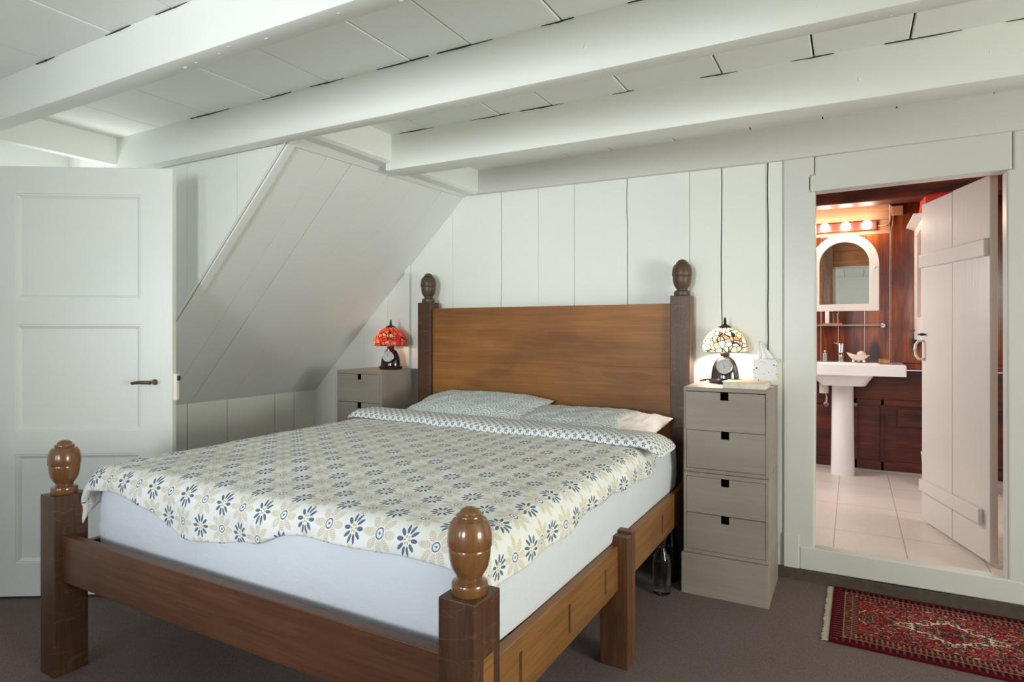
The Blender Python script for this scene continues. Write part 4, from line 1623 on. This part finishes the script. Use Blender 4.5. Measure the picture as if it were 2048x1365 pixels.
# ------------------------------------------------------------------ rug
RL, RW = .90, .615
rug = thing('persian_rug', 'dark red patterned rug on the carpet before the bathroom doorway', 'rug', (-.09, 2.88, 0))
RM = Matrix.Translation((-.088, 2.884, 0)) @ Matrix.Rotation(math.radians(-.6), 4, 'Z')
b = B()
uvl = b.loops.layers.uv.new('UVMap')
nx, ny = 60, 32
tp, bt = [], []
for j in range(ny + 1):
    r1, r2 = [], []
    for i in range(nx + 1):
        u, v = RL * i / nx, RW * j / ny
        zz_ = .010 + .0022 * noise.noise(Vector((u * 5, v * 5, 0)))
        r1.append((b.verts.new(RM @ Vector((u, v, zz_))), u, v))
        r2.append((b.verts.new(RM @ Vector((u, v, .0008))), u, v))
    tp.append(r1)
    bt.append(r2)


def quad(q):
    fc = b.faces.new([k[0] for k in q])
    for lp, k in zip(fc.loops, q):
        lp[uvl].uv = (k[1], k[2])


for j in range(ny):
    for i in range(nx):
        quad((tp[j][i], tp[j][i + 1], tp[j + 1][i + 1], tp[j + 1][i]))
        quad((bt[j][i], bt[j + 1][i], bt[j + 1][i + 1], bt[j][i + 1]))
for i in range(nx):
    quad((bt[0][i], bt[0][i + 1], tp[0][i + 1], tp[0][i]))
    quad((tp[ny][i], tp[ny][i + 1], bt[ny][i + 1], bt[ny][i]))
for j in range(ny):
    quad((tp[j][0], tp[j + 1][0], bt[j + 1][0], bt[j][0]))
    quad((bt[j][nx], bt[j + 1][nx], tp[j + 1][nx], tp[j][nx]))
obj('pile', b, rug_mat(RL, RW), rug, smooth=40)
b = B()
for k in range(150):
    v = RW * (k + .5) / 150
    ln = .020 + .010 * random.random()
    dv = (random.random() - .5) * .008
    tube(b, [RM @ Vector((.002, v, .006)), RM @ Vector((-ln * .5, v + dv * .4, .005)), RM @ Vector((-ln, v + dv, .0025))], .0020, 4)
fr = obj('fringe', b, M['fringe'], rug, label='pale wool fringe')
fr['kind'] = 'stuff'

# ------------------------------------------------------------------ bathroom: washbasin
SF, SB = 5.335, BY - .006
ws = thing('washbasin', 'white pedestal washbasin in the bathroom', 'washbasin', (-.07, 5.6, BF))
b = B()
# rim slab with a sunk bowl
X0, X1, Z0, Z1 = -.485, .347, .955, 1.043
nn = 40


def loop(bm, pts, z):
    return [bm.verts.new((x, y, z)) for x, y in pts]


def rrect(x0, x1, y0, y1, r, n=8):
    out = []
    for cx, cy, a in ((x1 - r, y0 + r, -PI / 2), (x1 - r, y1 - r, 0), (x0 + r, y1 - r, PI / 2), (x0 + r, y0 + r, PI)):
        for i in range(n + 1):
            t_ = a + PI / 2 * i / n
            out.append((cx + r * math.cos(t_), cy + r * math.sin(t_)))
    return out


loops = [loop(b, rrect(-.22, .09, SF + .08, SB - .12, .06), .868),
         loop(b, rrect(-.30, .145, SF + .02, SB - .05, .05), .958),
         loop(b, rrect(X0, X1, SF, SB, .012), .956),
         loop(b, rrect(X0, X1, SF, SB, .012), 1.036),
         loop(b, rrect(X0 + .008, X1 - .008, SF + .008, SB - .004, .010), 1.043),
         loop(b, rrect(-.33, .18, SF + .035, SB - .16, .06), 1.040),
         loop(b, rrect(-.32, .17, SF + .05, SB - .17, .06), 1.020),
         loop(b, rrect(-.24, .09, SF + .10, SB - .20, .06), .930)]
for p, q in zip(loops, loops[1:]):
    for i in range(len(p)):
        j = (i + 1) % len(p)
        b.faces.new((p[i], p[j], q[j], q[i]))
b.faces.new(loops[0][::-1])
b.faces.new(loops[-1])
obj('basin', b, M['ceramic'], ws, smooth=35)
b = B()
lathe(b, [(0, .086), (.03, .086), (.30, .082), (.74, .078)], (-.070, 5.640, BF), 40, 1.0, .95)
obj('pedestal', b, M['ceramic'], ws, smooth=40)
b = B()
lathe(b, [(0, .026), (.006, .027), (.010, .023), (.10, .023), (.108, .021), (.145, .022), (.150, .019), (.152, 0)], (-.083, SB - .075, 1.043), 24)
tube(b, [(-.083, SB - .085, 1.095), (-.083, SB - .13, 1.110), (-.083, SB - .185, 1.106), (-.083, SB - .195, 1.094)], [.016, .014, .013, .011], 14)
fc_ = obj('faucet', b, M['chrome'], ws, smooth=40, label='chrome mixer tap')
b = B()
tube(b, [(-.083, SB - .075, 1.186), (-.120, SB - .080, 1.194), (-.135, SB - .082, 1.196)], [.007, .005, .005], 10)
obj('tap_lever', b, M['chrome'], fc_, smooth=40)
b = B()
lathe(b, [(0, .035), (.08, .035), (.09, .03)], (-.205, 5.66, .785), 20)
obj('drain_trap', b, M['white_plastic'], ws, smooth=40)
b = B()
tube(b, [(-.195, 5.68, .80), (-.185, 5.70, .74), (-.190, 5.74, .70), (-.192, 5.82, .69)], .008, 10)
obj('supply_pipe', b, M['white_plastic'], ws, smooth=50)
b = B()
lathe(b, [(0, .014), (.006, .024), (.02, .026), (.03, .020), (.036, .010), (.04, .008)], (0, 0, 0), 20, M=Matrix.Translation((-.192, 5.80, .682)) @ Matrix.Rotation(PI / 2, 4, 'X'))
obj('stop_valve', b, M['chrome'], ws, smooth=40)
b = B()
lathe(b, [(0, .016), (.03, .018), (.04, .010)], (0, 0, 0), 20, M=Matrix.Translation((.02, 5.80, .69)) @ Matrix.Rotation(PI / 2, 4, 'X'))
obj('stop_valve', b, M['chrome'], ws, smooth=40)

ZB = 1.0435
sd = thing('soap_dispenser', 'small silver soap dispenser left of the tap on the washbasin', 'soap dispenser', (-.200, 5.70, ZB))
b = B()
lathe(b, [(0, .017), (.003, .018), (.066, .018), (.070, .014)], (-.200, 5.70, ZB), 24)
obj('body', b, M['steel'], sd, smooth=40)
b = B()
lathe(b, [(.070, .006), (.080, .006), (.082, .009), (.090, .008), (.092, 0)], (-.200, 5.70, ZB), 16)
tube(b, [(-.200, 5.70, ZB + .086), (-.200, 5.675, ZB + .086)], .004, 8)
obj('pump', b, M['chrome'], sd, smooth=40)

# shell-shaped soap dish on little feet
dsh = thing('soap_dish', 'cream footed soap dish right of the tap on the washbasin', 'soap dish', (.040, 5.66, ZB))
b = B()
n = 36
rings = []
for k in range(9):
    f = k / 8
    r = []
    for i in range(n):
        a = 2 * PI * i / n
        flut = 1 + .05 * math.cos(12 * a) * f
        lift = .020 * (f ** 2) * max(0, -math.cos(a)) ** 1.5
        r.append(b.verts.new((.040 + (.014 + .063 * f ** .8) * math.cos(a) * flut, 5.66 + (.010 + .038 * f ** .8) * math.sin(a) * flut, ZB + .016 + .042 * f ** 1.6 + lift)))
    rings.append(r)
for p, q in zip(rings, rings[1:]):
    for i in range(n):
        j = (i + 1) % n
        b.faces.new((p[i], p[j], q[j], q[i]))
b.faces.new(rings[0][::-1])
obj('bowl', b, M['shell'], dsh, smooth=50, solid=.004)
for dx, dy in ((-.034, -.014), (.040, -.014), (.003, .022)):
    b = B()
    sphere(b, (.040 + dx, 5.66 + dy, ZB + .0115), .0115, u=14, v=10)
    obj('foot', b, M['shell'], dsh, smooth=60)
so = B()
sphere(so, (.062, 5.665, ZB + .062), .030, 1.1, .8, .95)
tag(obj('soap', so, M['shell'], smooth=60), 'round cream soap resting in the footed dish', 'soap')
br = thing('nail_brush', 'small wooden scrubbing brush at the right end of the washbasin', 'brush', (.215, 5.64, ZB))
b = B()
box(b, .180, .250, 5.615, 5.665, ZB, ZB + .022)
obj('bristles', b, M['straw'], br, bevel=.004)
b = B()
box(b, .178, .252, 5.612, 5.668, ZB + .022, ZB + .034)
obj('handle', b, M['pine'], br, bevel=.004)

# ------------------------------------------------------------------ arched mirror
mi = thing('arched_mirror', 'white arched mirror above the washbasin', 'mirror', (-.060, BY - .02, 1.47))
cx, ro, ri, zs = -.062, .252, .184, 1.850
zb0, zb1 = 1.458, 1.516


def arch(r, z0, n=36):
    return [(cx + r, z0)] + [(cx + r * math.cos(PI * i / n), zs + r * math.sin(PI * i / n)) for i in range(n + 1)] + [(cx - r, z0)]


b = B()
A, Q = arch(ro, zb0), arch(ri, zb1)
y0, y1 = BY - .032, BY - .004
av = [[b.verts.new((x, y, z)) for x, z in P_] for P_, y in ((A, y1), (A, y0), (Q, y0), (Q, y1))]
n = len(A)
for p, q in zip(av, av[1:] + av[:1]):
    for i in range(n):
        j = (i + 1) % n
        b.faces.new((p[i], p[j], q[j], q[i]))
obj('mirror_frame', b, M['white_lacquer'], mi, smooth=30, bevel=.004)
b = B()
prism(b, [(x, BY - .012, z) for x, z in arch(ri + .004, zb1 - .004)], (0, .006, 0))
obj('mirror_glass', b, M['mirror'], mi)
b = B()
sphere(b, (cx + (ro + ri) / 2, BY - .038, 1.812), .011)
obj('knob', b, M['white_lacquer'], mi, smooth=60)

# ------------------------------------------------------------------ vanity light
vl = thing('vanity_light', 'strip of round lit bulbs on the boards above the arched mirror', 'lamp', (-.13, BY - .03, 2.15))
b = B()
box(b, -.52, .175, BY - .024, BY - .004, 2.120, 2.195)
obj('light_bar', b, M['red_wood_x'], vl, bevel=.004)
for k in range(5):
    x = -.505 + .1515 * k
    b = B()
    lathe(b, [(0, .020), (.02, .020), (.024, .014)], (0, 0, 0), 20, M=Matrix.Translation((x, BY - .024, 2.155)) @ Matrix.Rotation(PI / 2, 4, 'X'))
    so_ = obj('socket', b, M['white_plastic'], vl, smooth=40)
    b = B()
    sphere(b, (x, BY - .082, 2.155), .036, u=20, v=12)
    obj('bulb', b, M['bulb'], so_, smooth=60)

# ------------------------------------------------------------------ junction box with its conduit
jb = thing('junction_box', 'small wooden-coloured junction box with conduit high on the bathroom boards', 'junction box', (.31, BY - .02, 2.2))
b = B()
box(b, .275, .355, BY - .030, BY - .002, 2.225, 2.300)
obj('cover', b, M['pale_board'], jb, bevel=.004)
b = B()
tube(b, [(.268, BY - .010, 2.31), (.268, BY - .010, 2.20), (.262, BY - .010, 2.165), (.235, BY - .010, 2.150), (.18, BY - .010, 2.150)], .006, 8)
tube(b, [(.285, BY - .010, 2.225), (.285, BY - .010, 2.18), (.272, BY - .010, 2.10), (.272, BY - .010, 1.05)], .004, 8)
obj('conduit', b, M['pale_board'], jb, smooth=50)

# ------------------------------------------------------------------ glass shelf with toiletries
sh = thing('glass_shelf', 'narrow glass shelf under the arched mirror', 'shelf', (-.13, BY - .07, 1.33))
b = B()
box(b, -.48, .222, BY - .125, BY - .012, 1.330, 1.338)
obj('shelf_plate', b, M['glass'], sh, bevel=.002)
b = B()
tube(b, [(-.48, BY - .128, 1.340), (.215, BY - .128, 1.340)], .005, 10)
obj('front_rail', b, M['steel'], sh, smooth=50)
for x in (-.47, .212):
    b = B()
    lathe(b, [(0, .008), (.09, .008), (.095, .018), (.118, .018), (.122, .014)], (0, 0, 0), 20, M=Matrix.Translation((x, BY - .002, 1.336)) @ Matrix.Rotation(PI / 2, 4, 'X'))
    obj('bracket', b, M['steel'], sh, smooth=40)
b = B()
ty = BY - .090
box(b, -.214, -.076, ty - .028, ty + .028, 1.3455, 1.352)
for x0, x1, yy0, yy1 in ((-.214, -.208, -.028, .028), (-.082, -.076, -.028, .028), (-.208, -.082, -.028, -.023), (-.208, -.082, .023, .028)):
    box(b, x0, x1, ty + yy0, ty + yy1, 1.352, 1.366)
for v in b.verts:
    v.co.z -= .0073
tr = tag(obj('tray', b, M['tray'], bevel=.002), 'terracotta tray on the glass shelf', 'tray')
ZT = 1.345
tu = thing('toothpaste_tube', 'white upright tube standing in the terracotta tray', 'tube', (-.184, ty, ZT))
b = B()
box(b, -.200, -.168, ty - .014, ty + .014, ZT, ZT + .112)
obj('tube_body', b, M['white_plastic'], tu, bevel=.005)
b = B()
box(b, -.197, -.171, ty - .011, ty + .011, ZT + .1125, ZT + .124)
obj('tube_cap', b, M['white_lacquer'], tu, bevel=.003)
b = B()
lathe(b, [(0, .008), (.05, .008), (.055, .006), (.075, .009), (.090, .009), (.093, 0)], (-.133, ty, ZT), 14)
tag(obj('toothbrush', b, M['green_dark'], smooth=40), 'dark green toothbrush in the middle of the tray', 'toothbrush', 'toothbrushes in the tray')
b = B()
tube(b, [(-.104, ty, ZT), (-.104, ty, ZT + .03), (-.107, ty, ZT + .07), (-.110, ty - .002, ZT + .090), (-.104, ty - .006, ZT + .092)], [.009, .008, .006, .006, .005], 10)
tag(obj('toothbrush', b, M['pine'], smooth=50), 'pale wooden toothbrush at the right end of the tray', 'toothbrush', 'toothbrushes in the tray')

# ------------------------------------------------------------------ wall cabinet behind the plank door
cab = thing('wall_cabinet', 'white wall cabinet half hidden behind the plank door', 'cabinet', (.55, 5.6, 1.2))
cx0, cy0, cy1, cz0, cz1 = .430, 5.22, BY - .004, 1.225, 2.090
b = B()
for bx0, bx1, by0, by1, bz0, bz1 in ((cx0 + .02, .68, cy0, cy0 + .016, cz0, cz1), (cx0 + .02, .68, cy1 - .016, cy1, cz0, cz1), (cx0 + .02, .68, cy0 + .016, cy1 - .016, cz0, cz0 + .016), (cx0 + .02, .68, cy0 + .016, cy1 - .016, cz1 - .016, cz1), (.668, .68, cy0 + .016, cy1 - .016, cz0 + .016, cz1 - .016)):
    box(b, bx0, bx1, by0, by1, bz0, bz1)
obj('carcass', b, M['white_lacquer'], cab, bevel=.002)
b = B()
box(b, cx0, cx0 + .018, cy1 - .06, cy1, cz0, cz1)
box(b, cx0, cx0 + .018, cy0, cy0 + .06, cz0, cz1)
box(b, cx0, cx0 + .018, cy0 + .06, cy1 - .06, cz1 - .06, cz1)
box(b, cx0, cx0 + .018, cy0 + .06, cy1 - .06, cz0, cz0 + .17)
dr_ = obj('cabinet_door', b, M['white_lacquer'], cab, bevel=.003)
b = B()
box(b, cx0 + .007, cx0 + .011, cy0 + .058, cy1 - .058, cz0 + .168, cz1 - .058)
obj('door_glass', b, M['milk_glass'], dr_)
b = B()
for zz_ in (cz0 + .075,):
    sphere(b, (cx0 - .012, cy1 - .10, zz_), .010, u=14, v=10)
obj('knob', b, M['bronze'], dr_, smooth=60)
b = B()
prism(b, [(cx0, cy0 - .03, cz1), (cx0 - .055, cy0 - .05, cz1 + .022), (cx0 - .055, cy0 - .05, cz1 + .034), (.68, cy0 - .05, cz1 + .034), (.68, cy0 - .03, cz1)], (0, cy1 - cy0 + .03, 0))
obj('cornice', b, M['white_lacquer'], cab, bevel=.002)
b = B()
zt_ = cz1 + .035
box(b, .452, .66, 5.35, 5.74, zt_, zt_ + .17)
bmesh.ops.subdivide_edges(b, edges=b.edges[:], cuts=5, use_grid_fill=True)
for v in b.verts:
    if v.co.z > zt_ + .005:
        v.co += Vector((noise.noise(v.co * 9) * .02, noise.noise(v.co * 9 + Vector((5, 0, 0))) * .02, noise.noise(v.co * 7 + Vector((0, 3, 0))) * .02))
tag(obj('folded_cloth', b, M['red_cloth'], smooth=60, subsurf=1), 'red folded cloth on top of the white wall cabinet', 'cloth')

# white bin behind the door
bi = thing('bin', 'white bin on the tiles behind the plank door', 'bin', (.56, 5.45, BF))
b = B()
lathe(b, [(0, .095), (.01, .10), (.24, .115), (.245, .112)], (.56, 5.45, BF), 32)
obj('body', b, M['white_plastic'], bi, smooth=40)
b = B()
lathe(b, [(.245, .118), (.258, .118), (.268, .100), (.272, 0)], (.56, 5.45, BF), 32)
obj('lid', b, M['white_lacquer'], bi, smooth=40)
